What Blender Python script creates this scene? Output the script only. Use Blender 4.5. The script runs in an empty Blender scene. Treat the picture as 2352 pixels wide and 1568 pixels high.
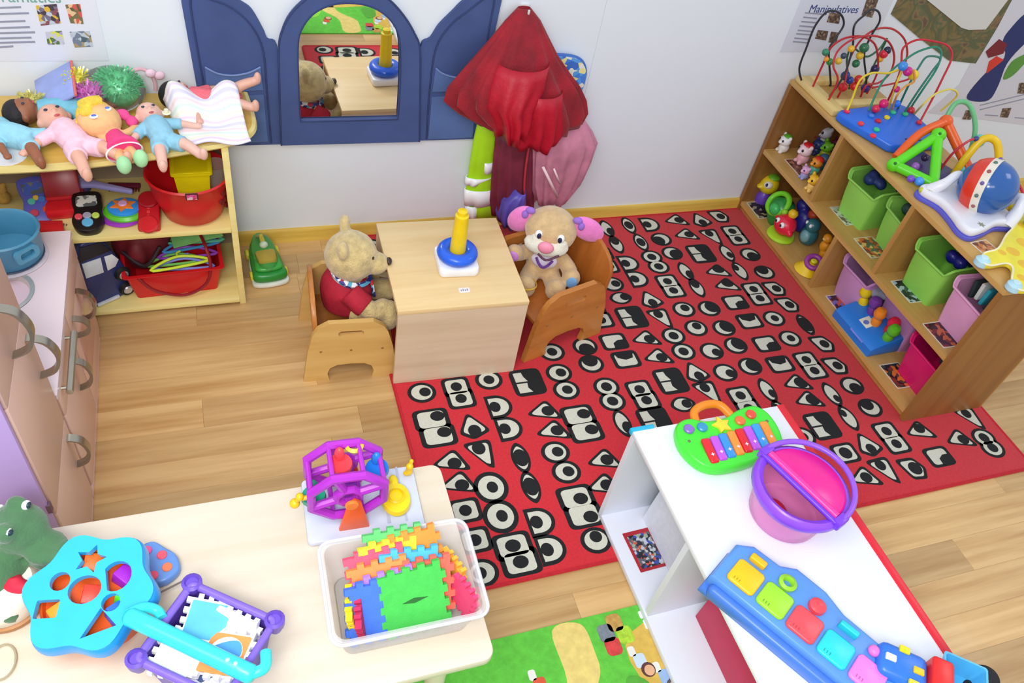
import bpy, bmesh, math, random
from mathutils import Vector, Matrix, Euler, noise
random.seed(7)
PI = math.pi
SC = bpy.context.scene
COL = SC.collection

# ------------------------------------------------------------------ camera
CAM = Vector((0.0, -2.245, 1.85))
F_PX, CX, CY = 1840.0, 1176.0, 784.0
PITCH, YAW, ROLL = math.radians(45.18), math.radians(26.21), math.radians(-12.32)
_f = Vector((math.sin(YAW)*math.cos(PITCH), math.cos(YAW)*math.cos(PITCH), -math.sin(PITCH)))
_r0 = Vector((math.cos(YAW), -math.sin(YAW), 0)); _d0 = _f.cross(_r0)
_r = _r0*math.cos(ROLL) + _d0*math.sin(ROLL)
_d = -_r0*math.sin(ROLL) + _d0*math.cos(ROLL)
cam_data = bpy.data.cameras.new('camera'); cam = bpy.data.objects.new('camera', cam_data); COL.objects.link(cam)
cam_data.sensor_width = 36.0; cam_data.lens = F_PX/2352*36.0; cam_data.clip_start = 0.02
cam.matrix_world = Matrix(((_r.x, -_d.x, -_f.x, CAM.x), (_r.y, -_d.y, -_f.y, CAM.y), (_r.z, -_d.z, -_f.z, CAM.z), (0, 0, 0, 1)))
SC.camera = cam

# ------------------------------------------------------------------ world, lights, exposure
w = bpy.data.worlds.new('room_light'); SC.world = w; w.use_nodes = True
w.node_tree.nodes['Background'].inputs[0].default_value = (0.90, 0.96, 1.04, 1)
w.node_tree.nodes['Background'].inputs[1].default_value = 0.66
def area(name, loc, target, size, power, col=(1, 1, 1), sy=None):
    l = bpy.data.lights.new(name, 'AREA'); l.energy = power; l.color = col
    l.shape = 'RECTANGLE'; l.size = size; l.size_y = sy or size
    o = bpy.data.objects.new(name, l); COL.objects.link(o); o.location = loc
    o.rotation_euler = (Vector(target)-Vector(loc)).to_track_quat('-Z', 'Y').to_euler()
    return o
area('ceiling_panel_light', (-0.75, -1.95, 2.65), (-0.75, -1.95, 0), 1.5, 26, (1, .99, .97), 0.8)
area('ceiling_panel_light', (-0.2, -3.5, 2.65), (-0.2, -3.5, 0), 1.5, 24, (1, .99, .97), 0.8)
area('ceiling_panel_light', (3.65, -1.45, 2.65), (3.65, -1.45, 0), 1.0, 9, (1, .98, .95), 0.7)
area('camera_flash', (-0.15, -2.42, 2.0), (0.45, -0.4, 0.25), 0.45, 15, (1, .99, .985), 0.35)
SC.view_settings.view_transform = 'Standard'; SC.view_settings.look = 'None'
SC.view_settings.gamma = 1.0; SC.view_settings.use_curve_mapping = False
SC.view_settings.exposure = 0.19

# ------------------------------------------------------------------ pixel -> real place on a known plane
def ray(px, py):
    return (_r*((px-CX)/F_PX) + _d*((py-CY)/F_PX) + _f)
def W(px, py, z=0.0):
    d = ray(px, py); t = (z-CAM.z)/d.z; p = CAM+d*t; return p
def V(px, py, y=0.0):
    d = ray(px, py); t = (y-CAM.y)/d.y; return CAM+d*t
def U(px, py, x=0.0):
    d = ray(px, py); t = (x-CAM.x)/d.x; return CAM+d*t

# ------------------------------------------------------------------ materials
def lin(c):
    out = []
    for v in c:
        v = v/255.0
        out.append(v/12.92 if v <= 0.04045 else ((v+0.055)/1.055)**2.4)
    return tuple(out)
MATS = {}
def M(rgb, rough=0.45, var=0.06, scale=30, bump=0.0, bscale=None, metal=0.0, alpha=1.0, trans=0.0, coat=0.0, sheen=0.0, key=None):
    k = (tuple(rgb), rough, var, scale, bump, bscale, metal, alpha, trans, coat, sheen)
    if k in MATS: return MATS[k]
    m = bpy.data.materials.new('mat_%d_%d_%d' % tuple(rgb)); m.use_nodes = True
    nt = m.node_tree; b = nt.nodes['Principled BSDF']; L = nt.links.new
    c = lin(rgb)
    tc = nt.nodes.new('ShaderNodeTexCoord')
    n = nt.nodes.new('ShaderNodeTexNoise'); n.inputs['Scale'].default_value = scale; n.inputs['Detail'].default_value = 4
    L(tc.outputs['Object'], n.inputs['Vector'])
    r = nt.nodes.new('ShaderNodeValToRGB')
    r.color_ramp.elements[0].position = .3; r.color_ramp.elements[1].position = .7
    r.color_ramp.elements[0].color = (*[x*(1-var) for x in c], 1); r.color_ramp.elements[1].color = (*[min(1, x*(1+var)) for x in c], 1)
    L(n.outputs['Fac'], r.inputs['Fac']); L(r.outputs['Color'], b.inputs['Base Color'])
    b.inputs['Roughness'].default_value = rough; b.inputs['Metallic'].default_value = metal
    b.inputs['Alpha'].default_value = alpha; b.inputs['Transmission Weight'].default_value = trans
    b.inputs['Coat Weight'].default_value = coat; b.inputs['Sheen Weight'].default_value = sheen
    if trans: b.inputs['IOR'].default_value = 1.12
    if bump:
        n2 = nt.nodes.new('ShaderNodeTexNoise'); n2.inputs['Scale'].default_value = bscale or scale*4; n2.inputs['Detail'].default_value = 3
        L(tc.outputs['Object'], n2.inputs['Vector'])
        bp = nt.nodes.new('ShaderNodeBump'); bp.inputs['Strength'].default_value = bump; bp.inputs['Distance'].default_value = .004
        L(n2.outputs['Fac'], bp.inputs['Height']); L(bp.outputs['Normal'], b.inputs['Normal'])
    MATS[k] = m; return m
def wood(rgb, dark, axis='X', rough=.4, scale=1.0, rnd=False, coat=0.0, amt=1.0):
    k = ('wood', rgb, dark, axis, rough, scale, rnd, coat, amt)
    if k in MATS: return MATS[k]
    m = bpy.data.materials.new('wood_%d_%d_%d' % rgb); m.use_nodes = True
    nt = m.node_tree; b = nt.nodes['Principled BSDF']; L = nt.links.new
    g = nt.nodes.new('ShaderNodeNewGeometry'); mp = nt.nodes.new('ShaderNodeMapping')
    s = [28*scale]*3; s['XYZ'.index(axis)] = 1.6*scale; mp.inputs['Scale'].default_value = s
    L(g.outputs['Position'], mp.inputs['Vector'])
    n = nt.nodes.new('ShaderNodeTexNoise'); n.inputs['Scale'].default_value = 1.0; n.inputs['Detail'].default_value = 6; n.inputs['Roughness'].default_value = .6
    r = nt.nodes.new('ShaderNodeValToRGB'); r.color_ramp.elements[0].position = .32; r.color_ramp.elements[1].position = .62
    r.color_ramp.elements[0].color = (*lin(dark), 1); r.color_ramp.elements[1].color = (*lin(rgb), 1)
    if rnd:
        oi = nt.nodes.new('ShaderNodeObjectInfo'); ad = nt.nodes.new('ShaderNodeVectorMath'); ad.operation = 'ADD'
        cmb = nt.nodes.new('ShaderNodeCombineXYZ'); ml = nt.nodes.new('ShaderNodeMath'); ml.operation = 'MULTIPLY'; ml.inputs[1].default_value = 57
        L(oi.outputs['Random'], ml.inputs[0]); L(ml.outputs[0], cmb.inputs['X']); L(ml.outputs[0], cmb.inputs['Z'])
        L(mp.outputs['Vector'], ad.inputs[0]); L(cmb.outputs[0], ad.inputs[1]); L(ad.outputs[0], n.inputs['Vector'])
        hs = nt.nodes.new('ShaderNodeHueSaturation'); mr = nt.nodes.new('ShaderNodeMapRange')
        mr.inputs['To Min'].default_value = .80; mr.inputs['To Max'].default_value = 1.14
        L(oi.outputs['Random'], mr.inputs['Value']); L(mr.outputs[0], hs.inputs['Value'])
        L(n.outputs['Fac'], r.inputs['Fac']); L(r.outputs['Color'], hs.inputs['Color']); L(hs.outputs['Color'], b.inputs['Base Color'])
    else:
        L(mp.outputs['Vector'], n.inputs['Vector']); L(n.outputs['Fac'], r.inputs['Fac']); L(r.outputs['Color'], b.inputs['Base Color'])
    b.inputs['Roughness'].default_value = rough; b.inputs['Coat Weight'].default_value = coat
    MATS[k] = m; return m

# ------------------------------------------------------------------ geometry: every helper returns (verts, faces)
def _bm(bm):
    bm.verts.ensure_lookup_table(); bm.verts.index_update()
    g = ([v.co.copy() for v in bm.verts], [[v.index for v in f.verts] for f in bm.faces]); bm.free(); return g
def box(x0, x1, y0, y1, z0, z1, bev=0.0, seg=2):
    v = [(x, y, z) for x in (x0, x1) for y in (y0, y1) for z in (z0, z1)]
    f = [(0, 1, 3, 2), (4, 6, 7, 5), (0, 4, 5, 1), (2, 3, 7, 6), (0, 2, 6, 4), (1, 5, 7, 3)]
    if not bev: return ([Vector(p) for p in v], f)
    bm = bmesh.new(); vs = [bm.verts.new(p) for p in v]
    for q in f: bm.faces.new([vs[i] for i in q])
    bmesh.ops.recalc_face_normals(bm, faces=bm.faces)
    bmesh.ops.bevel(bm, geom=list(bm.edges), offset=bev, segments=seg, profile=.5, affect='EDGES', clamp_overlap=True)
    return _bm(bm)
def prism(poly, z0, z1, bev=0.0, seg=2):
    n = len(poly); bm = bmesh.new()
    a = [bm.verts.new((p[0], p[1], z0)) for p in poly]; b = [bm.verts.new((p[0], p[1], z1)) for p in poly]
    fb = bm.faces.new(a[::-1]); ft = bm.faces.new(b)
    for i in range(n): bm.faces.new((a[i], a[(i+1) % n], b[(i+1) % n], b[i]))
    bmesh.ops.recalc_face_normals(bm, faces=bm.faces)
    if bev:
        es = [e for e in bm.edges if (e.verts[0] in b and e.verts[1] in b) or (e.verts[0] in a and e.verts[1] in a)]
        bmesh.ops.bevel(bm, geom=es, offset=bev, segments=seg, profile=.5, affect='EDGES', clamp_overlap=True)
    return _bm(bm)
def lathe(prof, n=28, c=(0, 0, 0), a0=0.0, a1=2*PI, sx=1.0, sy=1.0, cap=True):
    if len(prof) > 2 and prof[0][0] > 1e-6 and prof[-1][0] > 1e-6:
        prof = list(prof)+[prof[0]]; cap = False        # a ring: close its section
    full = abs(a1-a0-2*PI) < 1e-6; m = n if full else n+1
    v = []; f = []; k = len(prof)
    for i in range(m):
        a = a0+(a1-a0)*i/n
        for r, z in prof: v.append(Vector((c[0]+r*math.cos(a)*sx, c[1]+r*math.sin(a)*sy, c[2]+z)))
    for i in range(n):
        j = (i+1) % m
        for q in range(k-1): f.append((i*k+q, j*k+q, j*k+q+1, i*k+q+1))
    if full and cap:
        if prof[0][0] > 1e-6: f.append([i*k for i in range(m)][::-1])
        if prof[-1][0] > 1e-6: f.append([i*k+k-1 for i in range(m)])
    return (v, f)
def cyl(c, r, h, n=20, r2=None, axis='z'):
    g = lathe([(r, 0), (r if r2 is None else r2, h)], n)
    if axis == 'x': g = T(g, rot=(0, PI/2, 0))
    if axis == 'y': g = T(g, rot=(-PI/2, 0, 0))
    return T(g, c)
def disc(c, r, h, n=24, bev=.25, axis='z'):
    b = h*bev; g = lathe([(0, 0), (r-b, 0), (r, b), (r, h-b), (r-b, h), (0, h)], n)
    if axis == 'x': g = T(g, rot=(0, PI/2, 0))
    if axis == 'y': g = T(g, rot=(-PI/2, 0, 0))
    return T(g, c)
def ell(c, r, nu=16, nv=10, rot=(0, 0, 0)):
    if not hasattr(r, '__len__'): r = (r, r, r)
    v = [Vector((0, 0, -r[2]))]; f = []
    for i in range(1, nv):
        t = -PI/2+PI*i/nv
        for j in range(nu):
            a = 2*PI*j/nu; v.append(Vector((r[0]*math.cos(t)*math.cos(a), r[1]*math.cos(t)*math.sin(a), r[2]*math.sin(t))))
    v.append(Vector((0, 0, r[2])))
    for j in range(nu): f.append((0, 1+(j+1) % nu, 1+j))
    for i in range(nv-2):
        for j in range(nu):
            a = 1+i*nu+j; b = 1+i*nu+(j+1) % nu; f.append((a, b, b+nu, a+nu))
    q = 1+(nv-2)*nu; t = len(v)-1
    for j in range(nu): f.append((q+j, q+(j+1) % nu, t))
    return T((v, f), c, rot)
def tube(pts, r, n=8, closed=False, caps=True):
    pts = [Vector(p) for p in pts]; m = len(pts); v = []; f = []
    rr = r if hasattr(r, '__len__') else [r]*m
    prev = None
    for i, p in enumerate(pts):
        if closed: t = pts[(i+1) % m]-pts[i-1]
        else: t = pts[min(i+1, m-1)]-pts[max(i-1, 0)]
        t.normalize()
        if prev is None:
            u = t.orthogonal().normalized()
        else:
            u = prev-t*prev.dot(t); u = u.normalized() if u.length > 1e-6 else t.orthogonal().normalized()
        prev = u; wv = t.cross(u)
        for j in range(n):
            a = 2*PI*j/n; v.append(p+(u*math.cos(a)+wv*math.sin(a))*rr[i])
    for i in range(m if closed else m-1):
        k = (i+1) % m
        for j in range(n): f.append((i*n+j, i*n+(j+1) % n, k*n+(j+1) % n, k*n+j))
    if not closed and caps:
        f.append(list(range(n))[::-1]); f.append(list(range((m-1)*n, m*n)))
    return (v, f)
def loft(rings, close=True, caps=False):
    n = len(rings[0]); v = [Vector(p) for r in rings for p in r]; f = []
    for i in range(len(rings)-1):
        for j in range(n if close else n-1):
            k = (j+1) % n; f.append((i*n+j, i*n+k, (i+1)*n+k, (i+1)*n+j))
    if caps: f.append(list(range(n))[::-1]); f.append(list(range((len(rings)-1)*n, len(rings)*n)))
    return (v, f)
def T(g, loc=(0, 0, 0), rot=(0, 0, 0), s=1.0):
    if not hasattr(s, '__len__'): s = (s, s, s)
    m = Matrix.Translation(Vector(loc)) @ Euler(rot).to_matrix().to_4x4() @ Matrix.Diagonal((*s, 1))
    return ([m @ Vector(p) for p in g[0]], g[1])
def cr(pts, k=6, closed=False):
    pts = [Vector(p) for p in pts]; out = []; m = len(pts)
    for i in range(m if closed else m-1):
        if closed: a, b, c, d = pts[i-1], pts[i], pts[(i+1) % m], pts[(i+2) % m]
        else: a, b, c, d = pts[max(i-1, 0)], pts[i], pts[i+1], pts[min(i+2, m-1)]
        for j in range(k):
            t = j/k; out.append(.5*((2*b)+(c-a)*t+(2*a-5*b+4*c-d)*t*t+(3*b-a-3*c+d)*t**3))
    if not closed: out.append(pts[-1])
    return out
def rrect(x0, x1, y0, y1, r, n=5):
    o = []
    for cx, cy, a in ((x1-r, y1-r, 0), (x0+r, y1-r, PI/2), (x0+r, y0+r, PI), (x1-r, y0+r, 1.5*PI)):
        for i in range(n+1):
            t = a+PI/2*i/n; o.append((cx+r*math.cos(t), cy+r*math.sin(t)))
    return o
def circ(r, n=24, c=(0, 0), ry=None):
    return [(c[0]+r*math.cos(2*PI*i/n), c[1]+(ry or r)*math.sin(2*PI*i/n)) for i in range(n)]
def star(r, r2, n=5, a0=PI/2):
    return [((r if i % 2 == 0 else r2)*math.cos(a0+PI*i/n), (r if i % 2 == 0 else r2)*math.sin(a0+PI*i/n)) for i in range(2*n)]
STAND = (PI/2, 0, 0)      # a flat polygon (x, z) stood upright, its thickness along -y

# ------------------------------------------------------------------ objects
def obj(name, geos, mat, parent=None, smooth=35, loc=None, rot=None, solid=0):
    if isinstance(geos, tuple): geos = [geos]
    v = []; f = []; mi = []
    for g in geos:
        o = len(v); v += [tuple(p) for p in g[0]]; f += [[i+o for i in q] for q in g[1]]
        mi += [g[2] if len(g) > 2 else 0]*len(g[1])
    me = bpy.data.meshes.new(name); me.from_pydata(v, [], f)
    for mm in (mat if isinstance(mat, (list, tuple)) else [mat]): me.materials.append(mm)
    if any(mi): me.polygons.foreach_set('material_index', mi)
    bm = bmesh.new(); bm.from_mesh(me); bmesh.ops.recalc_face_normals(bm, faces=bm.faces); bm.to_mesh(me); bm.free()
    if smooth:
        me.polygons.foreach_set('use_smooth', [True]*len(me.polygons)); me.set_sharp_from_angle(angle=math.radians(smooth))
    o = bpy.data.objects.new(name, me); COL.objects.link(o)
    if parent: o.parent = parent
    if loc is not None: o.location = loc
    if rot is not None: o.rotation_euler = rot
    if solid:
        md = o.modifiers.new('thickness', 'SOLIDIFY'); md.thickness = solid; md.offset = 0
    return o
def blob(name, geos, mat, parent=None, vox=.004, it=6, loc=None, rot=None):
    """one continuous surface grown over overlapping volumes"""
    o = obj(name, geos, mat, parent, 0, loc, rot)
    r = o.modifiers.new('skin', 'REMESH'); r.mode = 'VOXEL'; r.voxel_size = vox; r.use_smooth_shade = True
    s = o.modifiers.new('soft', 'SMOOTH'); s.factor = .5; s.iterations = it
    return o
def tag(o, label, cat, group=None):
    o['label'] = label; o['category'] = cat
    if group: o['group'] = group
    return o
def thing(name, label, cat, loc=(0, 0, 0), rz=0.0, group=None, rot=None):
    o = bpy.data.objects.new(name, None); COL.objects.link(o); o.empty_display_size = .05
    o.location = loc; o.rotation_euler = rot if rot else (0, 0, rz)
    return tag(o, label, cat, group)
def struct(o):
    o['kind'] = 'structure'; return o
def text(name, body, size, mat, parent, loc, rot=(0, 0, 0), ext=.0004, align='LEFT'):
    c = bpy.data.curves.new(name, 'FONT'); c.body = body; c.size = size; c.extrude = ext; c.align_x = align
    t = bpy.data.objects.new(name+'_curve', c); COL.objects.link(t)
    dg = bpy.context.evaluated_depsgraph_get(); me = bpy.data.meshes.new_from_object(t.evaluated_get(dg))
    bpy.data.objects.remove(t); me.materials.clear(); me.materials.append(mat)
    o = bpy.data.objects.new(name, me); COL.objects.link(o); o.parent = parent; o.location = loc; o.rotation_euler = rot
    return o
# ================================================================== the room
FLOORW = wood((216, 178, 122), (186, 142, 86), 'X', .36, 1.0, True, .10)
fl = struct(obj('floor', box(-2.2, 6.0, -3.6, .1, -.03, -.006), M((120, 90, 60)), smooth=0))
pm = obj('plank', box(-.5, .5, -.5, .5, -.006, 0), FLOORW, fl, 0)
first = True; rows = 22; y = 0.02
for i in range(rows):
    x = -1.3+[.0, -.37, -.72, -.2][i % 4]
    while x < 4.9:
        ln = [.62, .84, 1.02, .74][(i*3+int(x*7)) % 4]
        if -.1-.099*i > -2.3 and x+ln > -1.0:
            p = pm if first else pm.copy()
            if not first: COL.objects.link(p); p.parent = fl
            first = False
            p.location = (x+ln/2, y-.099*i-.0495, 0); p.scale = (ln-.0005, .0986, 1)
        x += ln
wl = struct(obj('wall_back', box(-2.2, 6.0, .014, .1, 0, 2.6), M((205, 208, 212)), smooth=0))
for a, b in ((-2.2, 1.175), (1.175, 3.6), (3.6, 6.0)):
    obj('wall_panel', box(a+.0003, b-.0003, .0, .014, 0, 2.6, .0006, 1), M((230, 236, 243), .55, .012, 3), wl)
PINE = wood((232, 196, 92), (206, 164, 64), 'X', .45, 1.2)
bb = struct(obj('baseboard_back', [prism([(0, 0), (.014, 0), (.014, .042), (.008, .052), (0, .052)], -2.2, 6.0)], PINE))
bb.rotation_euler = (PI/2, 0, PI/2); bb.location = (0, 0, 0)
bb.data.transform(Matrix(((-1, 0, 0, 0), (0, 1, 0, 0), (0, 0, 1, 0), (0, 0, 0, 1))))

# ================================================================== eye rug
RED = M((206, 40, 52), .95, .10, 160, .5, 420, sheen=.1); BLK = M((24, 26, 28), .95, .1, 160, .3, 400); CRM = M((205, 205, 190), .95, .06, 160, .3, 400)
rug = thing('eye_rug', 'red rug printed with rows of black and cream cartoon eyes', 'rug', (0, 0, 0))
RX0, RX1, RY0, RY1 = .398, 2.325, -1.405, -.018
obj('pile', [prism(rrect(RX0, RX1, RY0, RY1, .01), 0, .007, .002)], RED, rug)
obj('binding', [tube([(x, y, .004) for x, y in rrect(RX0, RX1, RY0, RY1, .012)], .0055, 6, True)], M((190, 30, 44), .9, .1, 90), rug)
def shp(t):
    if t == 'o': return circ(1, 26)
    if t == 'lf': return [(.62*math.cos(a)*abs(math.cos(a))**.3, math.sin(a)) for a in [2*PI*i/28 for i in range(28)]]
    if t == 'lh': return [(math.cos(a), .8*math.sin(a)*abs(math.sin(a))**.3) for a in [2*PI*i/28 for i in range(28)]]
    def rnd(p, k=5):
        o = []; n = len(p)
        for i in range(n):
            a, b, c = Vector((*p[i-1], 0)), Vector((*p[i], 0)), Vector((*p[(i+1) % n], 0))
            u = b+(a-b)*.22; w2 = b+(c-b)*.22
            for j in range(k):
                s = j/(k-1); q = u*(1-s)**2+b*2*s*(1-s)+w2*s*s; o.append((q.x, q.y))
        return o
    if t == 'tl': return rnd([(-1.2, -.1), (.45, 1.1), (1.15, -.95)])
    if t == 'tu': return rnd([(-.15, 1.25), (-1.1, -.45), (-.2, -1.05), (1.15, -.5)])
    if t == 'td': return rnd([(-1.1, .9), (1.0, 1.0), (.65, -1.3), (.25, -1.1)])
    if t == 'dr': return rnd([(-.85, 1), (-.85, -1)], 2)[:2]+[(-.85, 1)]+[(-.2+1.15*math.cos(a), math.sin(a)) for a in [PI/2-PI*i/16 for i in range(17)]]+[(-.85, -1)] if False else [(-.85, 1), (-.85, -1)]+[(-.2+1.15*math.cos(a), math.sin(a)) for a in [-PI/2+PI*i/16 for i in range(17)]]
    if t == 'cu': return rnd([(-1, 1), (-.55, -.85), (.55, -1), (1, -.1), (.5, .95)])
    return rnd([(-1, .95), (-1, -.95), (1, -.95), (1, .95)])
def inside(p, poly):
    c = False; n = len(poly)
    for i in range(n):
        x1, y1 = poly[i]; x2, y2 = poly[i-1]
        if (y1 > p[1]) != (y2 > p[1]) and p[0] < (x2-x1)*(p[1]-y1)/(y2-y1)+x1: c = not c
    return c
def eye(px, py, t, pu=0.0, pv=0.0, pr=.40, sx=.040, sy=.036, rot=0.0):
    c = W(px, py, .008); base = {'q': 'q', 'h': 'q', 'hb': 'q', 'ht': 'q', 'r': 'q'}.get(t, t); o = shp(base)
    if t == 'h': sx, sy = .048, .052
    if t in ('hb', 'ht'): sx, sy = .044, .036
    if t == 'r': sx, sy = .049, .038
    if t in ('lf',): sx, sy = .040, .050
    if t in ('tu', 'td', 'dr'): sx, sy = sx, .041
    if t == 'tl': sx, sy = .046, .039
    if t == 'cu': sx, sy = .042, .039
    sx *= 1.08; sy *= 1.08
    k = .74; wo = [(x*k, y*k) for x, y in o]; g = []
    def lay(poly, z0, z1, mi): q = prism([(x*sx, y*sy) for x, y in poly], z0, z1); g.append((q[0], q[1], mi))
    lay(o, 0, .0012, 0)
    if t == 'h':
        lay([(-.72, .72), (-.72, .06), (.02, .06), (-.15, .4), (-.2, .72)], .001, .0018, 1); lay([(-.72, -.06), (-.72, -.72), (.1, -.72), (-.1, -.4), (-.05, -.06)], .001, .0018, 1)
    else:
        lay(wo, .001, .0018, 1)
        if t == 'hb': pp = [(-.15, -.8), (-.1, -.2), (.3, .1), (.75, .1), (.8, -.8)]
        elif t == 'ht': pp = [(-.7, .8), (-.55, .25), (0, -.05), (.55, .1), (.75, .8)]
        else: pp = [(pu*k+pr*math.cos(2*PI*i/18), pv*k+pr*1.1*math.sin(2*PI*i/18)) for i in range(18)]
        cl = []
        for x, y in pp:
            if not inside((x, y), o):
                for s in range(20):
                    x, y = x*.93, y*.93
                    if inside((x, y), o): break
            cl.append((x, y))
        lay(cl, .0015, .0024, 0)
    return obj('eye_motif', g, [BLK, CRM], rug, 0, (c.x, c.y, .0065), (0, 0, rot))
B = .62
EYES = [(1394,525,'lf',.3,-.5),(1416,561,'lf',0,.5),(1362,557,'o',0,.5,B),(1444,517,'lf'),(1472,556,'lf'),(1493,515,'dr',-.4),(1519,549,'o',-.5,-.3,B),(1544,581,'o',.5,-.4,.7),
(1382,583,'q'),(1395,612,'q',.3),(1444,604,'dr',-.4),(1465,640,'dr',-.4),(1497,590,'o',0,0,.42),(1513,612,'o',0,0,.42),(1407,652,'o',.4),(1426,684,'lh',.5,.1),(1495,688,'tu',0,-.5),(1516,729,'td',0,.5),
(1362,707,'q'),(1381,735,'q'),(1451,728,'h'),(1410,784,'hb'),(1438,825,'ht'),(1482,778,'tl',.4,-.1),(1510,820,'tl',.4,-.1),(1268,808,'o'),(1344,795,'o',0,-.5,B),(1358,835,'o',0,.5,B),
(1552,506,'tl',.4),(1575,539,'tl',.4),(1610,505,'tu',0,-.5),(1633,542,'td',0,.5),(1652,497,'cu',.2),(1682,531,'q'),(1696,549,'q'),(1610,582,'h'),(1670,581,'lf',.2,-.3,.3),(1700,622,'lf',-.3,.5,.3),
(1723,584,'o',.2,-.5,.6),(1756,625,'o',-.1,.5,.6),(1575,623,'lf',.3,-.5),(1601,660,'lf',0,.5),(1647,623,'tl',.3,.4,.5),(1668,655,'tl',.3,.4,.5),(1533,646,'q'),(1547,667,'q'),(1571,710,'o',.2,.2),(1599,753,'o',.2,.3),
(1629,708,'o',.45,.2,.65),(1663,753,'o',.45,.2,.65),(1690,793,'o',.45,.2,.65),(1723,841,'o',.45,.1,.65),(1635,806,'o',.45,-.3),(1666,855,'o',.5,-.25),(1689,694,'hb'),(1722,737,'ht'),(1731,664,'q'),(1746,685,'q'),
(1780,663,'cu',.2),(1810,700,'cu',.2),(1778,731,'o',.1,0,.36),(1815,777,'o',.1,0,.36),(1850,745,'lf',0,0,.6),(1547,771,'o',0,0,.42),(1570,807,'o',0,0,.42),(1760,789,'hb'),(1792,836,'ht'),(1890,790,'cu',.2),(1920,840,'cu',.2),
(1852,826,'q'),(1871,851,'q'),(1957,885,'o',.2,-.5,.55),(1999,936,'o',-.15,.5,.55),(1911,905,'lf',.2,-.5,.26),(1949,959,'lf',-.25,.5,.26),(1829,880,'tl',.5,0,.5),(1856,919,'tl',.5,0,.5),(1763,896,'lf',.3,-.4,.3),(1795,947,'lf',-.2,.5,.3),
(1889,977,'h'),(2036,990,'q'),(2059,1019,'q'),(1994,1021,'tu',0,-.5),(2029,1078,'td',0,.5),(2098,1076,'cu',.2,0,.5),(1942,1040,'q',0,0,.5),(1985,1097,'tl',.2),(2111,990,'tl',.2,.3),(2203,1009,'tl',.4,-.1),(2157,1048,'hb'),(2260,1005,'o',0,0,.42),(2280,1028,'o',0,0,.42),(2226,958,'td',0,.5),(1845,1003,'o'),
(1541,874,'h'),(1599,855,'tu',.1,-.5),(1624,899,'td',0,.5),(1569,928,'lh',.4),(1701,908,'q'),(1720,937,'q'),(1505,966,'h'),(1430,971,'lf',.3,-.5),(1386,1057,'tl',.3),(1393,888,'o',0,0,.42),(1407,921,'o',0,0,.42),(1469,894,'q'),(1485,919,'q'),
(969,901,'o',.3,0),(1048,888,'q'),(1059,915,'q'),(1123,872,'o'),(1212,877,'h'),(1284,856,'o',.2),(1301,895,'o',.1),(991,963,'r',.5,.3),(1007,1000,'r',.5,.3),(1087,979,'tu',0,-.5,.45),(1103,1040,'td',0,.5,.45),(1146,933,'dr',-.4),(1169,983,'dr',-.4),
(1248,945,'tl',.4),(1269,990,'tl',.4),(1328,954,'r',.5,.1),(1346,990,'r',.5,.1),(1034,1061,'tl',.3,-.2),(1051,1111,'tl',.3,-.2),(1196,1051,'lf',0,0,.5),(1219,1117,'lf',0,0,.5),(1276,1038,'o',.2),(1301,1083,'o',.2),(1128,1119,'o',.1,0,.32,.045,.048),(1150,1185,'o',.1,0,.32,.045,.048),
(1069,1172,'q'),(1091,1240,'q'),(1241,1197,'dr',-.35),(1266,1260,'dr',-.35),(1323,1142,'r',.3,-.2),(1342,1182,'r',.4,-.3),(1178,1253,'r'),(1196,1290,'r'),(1369,1240,'o',.1,.35),(1108,1315,'o',-.2),(1386,1115,'tl',.3),
(854,565,'o'),(1180,560,'q'),(1230,470+40,'o'),(1290,520,'o')]
seen = []
for e in EYES: eye(*e)

# ================================================================== play-map rug (near edge of the floor)
mr_ = thing('play_map_rug', 'green play mat printed with a tan road and little people, beyond the red rug', 'rug', (0, 0, 0))
ZM = .005
obj('pile', [prism(rrect(.10, 1.20, -2.9, -1.535, .01), 0, ZM)], M((98, 196, 66), .95, .12, 60, .3, 300), mr_)
def patch(name, pts, rgb, z=.0006, k=5):
    obj(name, [prism([(p.x, p.y) for p in cr([(x, y, 0) for x, y in pts], k, True)], ZM, ZM+z)], M(rgb, .95, .1, 60), mr_, 0)
patch('printed_road', [(.615,-1.548),(.69,-1.548),(.70,-1.62),(.69,-1.68),(.62,-1.76),(.55,-1.9),(.2,-2.0),(.15,-1.93),(.45,-1.86),(.56,-1.75),(.61,-1.67)], (226, 204, 122))
patch('printed_field', [(.80,-1.60),(1.15,-1.60),(1.17,-2.0),(.95,-2.0),(.82,-1.8)], (214, 178, 84))
patch('printed_field', [(.86,-1.68),(1.1,-1.64),(1.2,-1.9),(.95,-1.9)], (236, 208, 52), .001)
patch('printed_field', [(.45,-1.82),(.9,-1.88),(.85,-2.15),(.4,-2.1)], (222, 190, 90))
patch('printed_bush', [(.40,-1.70),(.50,-1.70),(.53,-1.78),(.44,-1.82),(.36,-1.78)], (140, 214, 70), .001)
patch('printed_pond', [(.42,-1.9),(.52,-1.88),(.56,-1.96),(.46,-2.0)], (150, 200, 210), .0012)
patch('printed_bush', [(.58,-1.93),(.7,-1.92),(.72,-2.0),(.6,-2.02)], (110, 180, 70), .0012)
patch('printed_tree', [(.75,-1.70),(.80,-1.72),(.80,-1.80),(.74,-1.80)], (88, 170, 60), .001)
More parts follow.
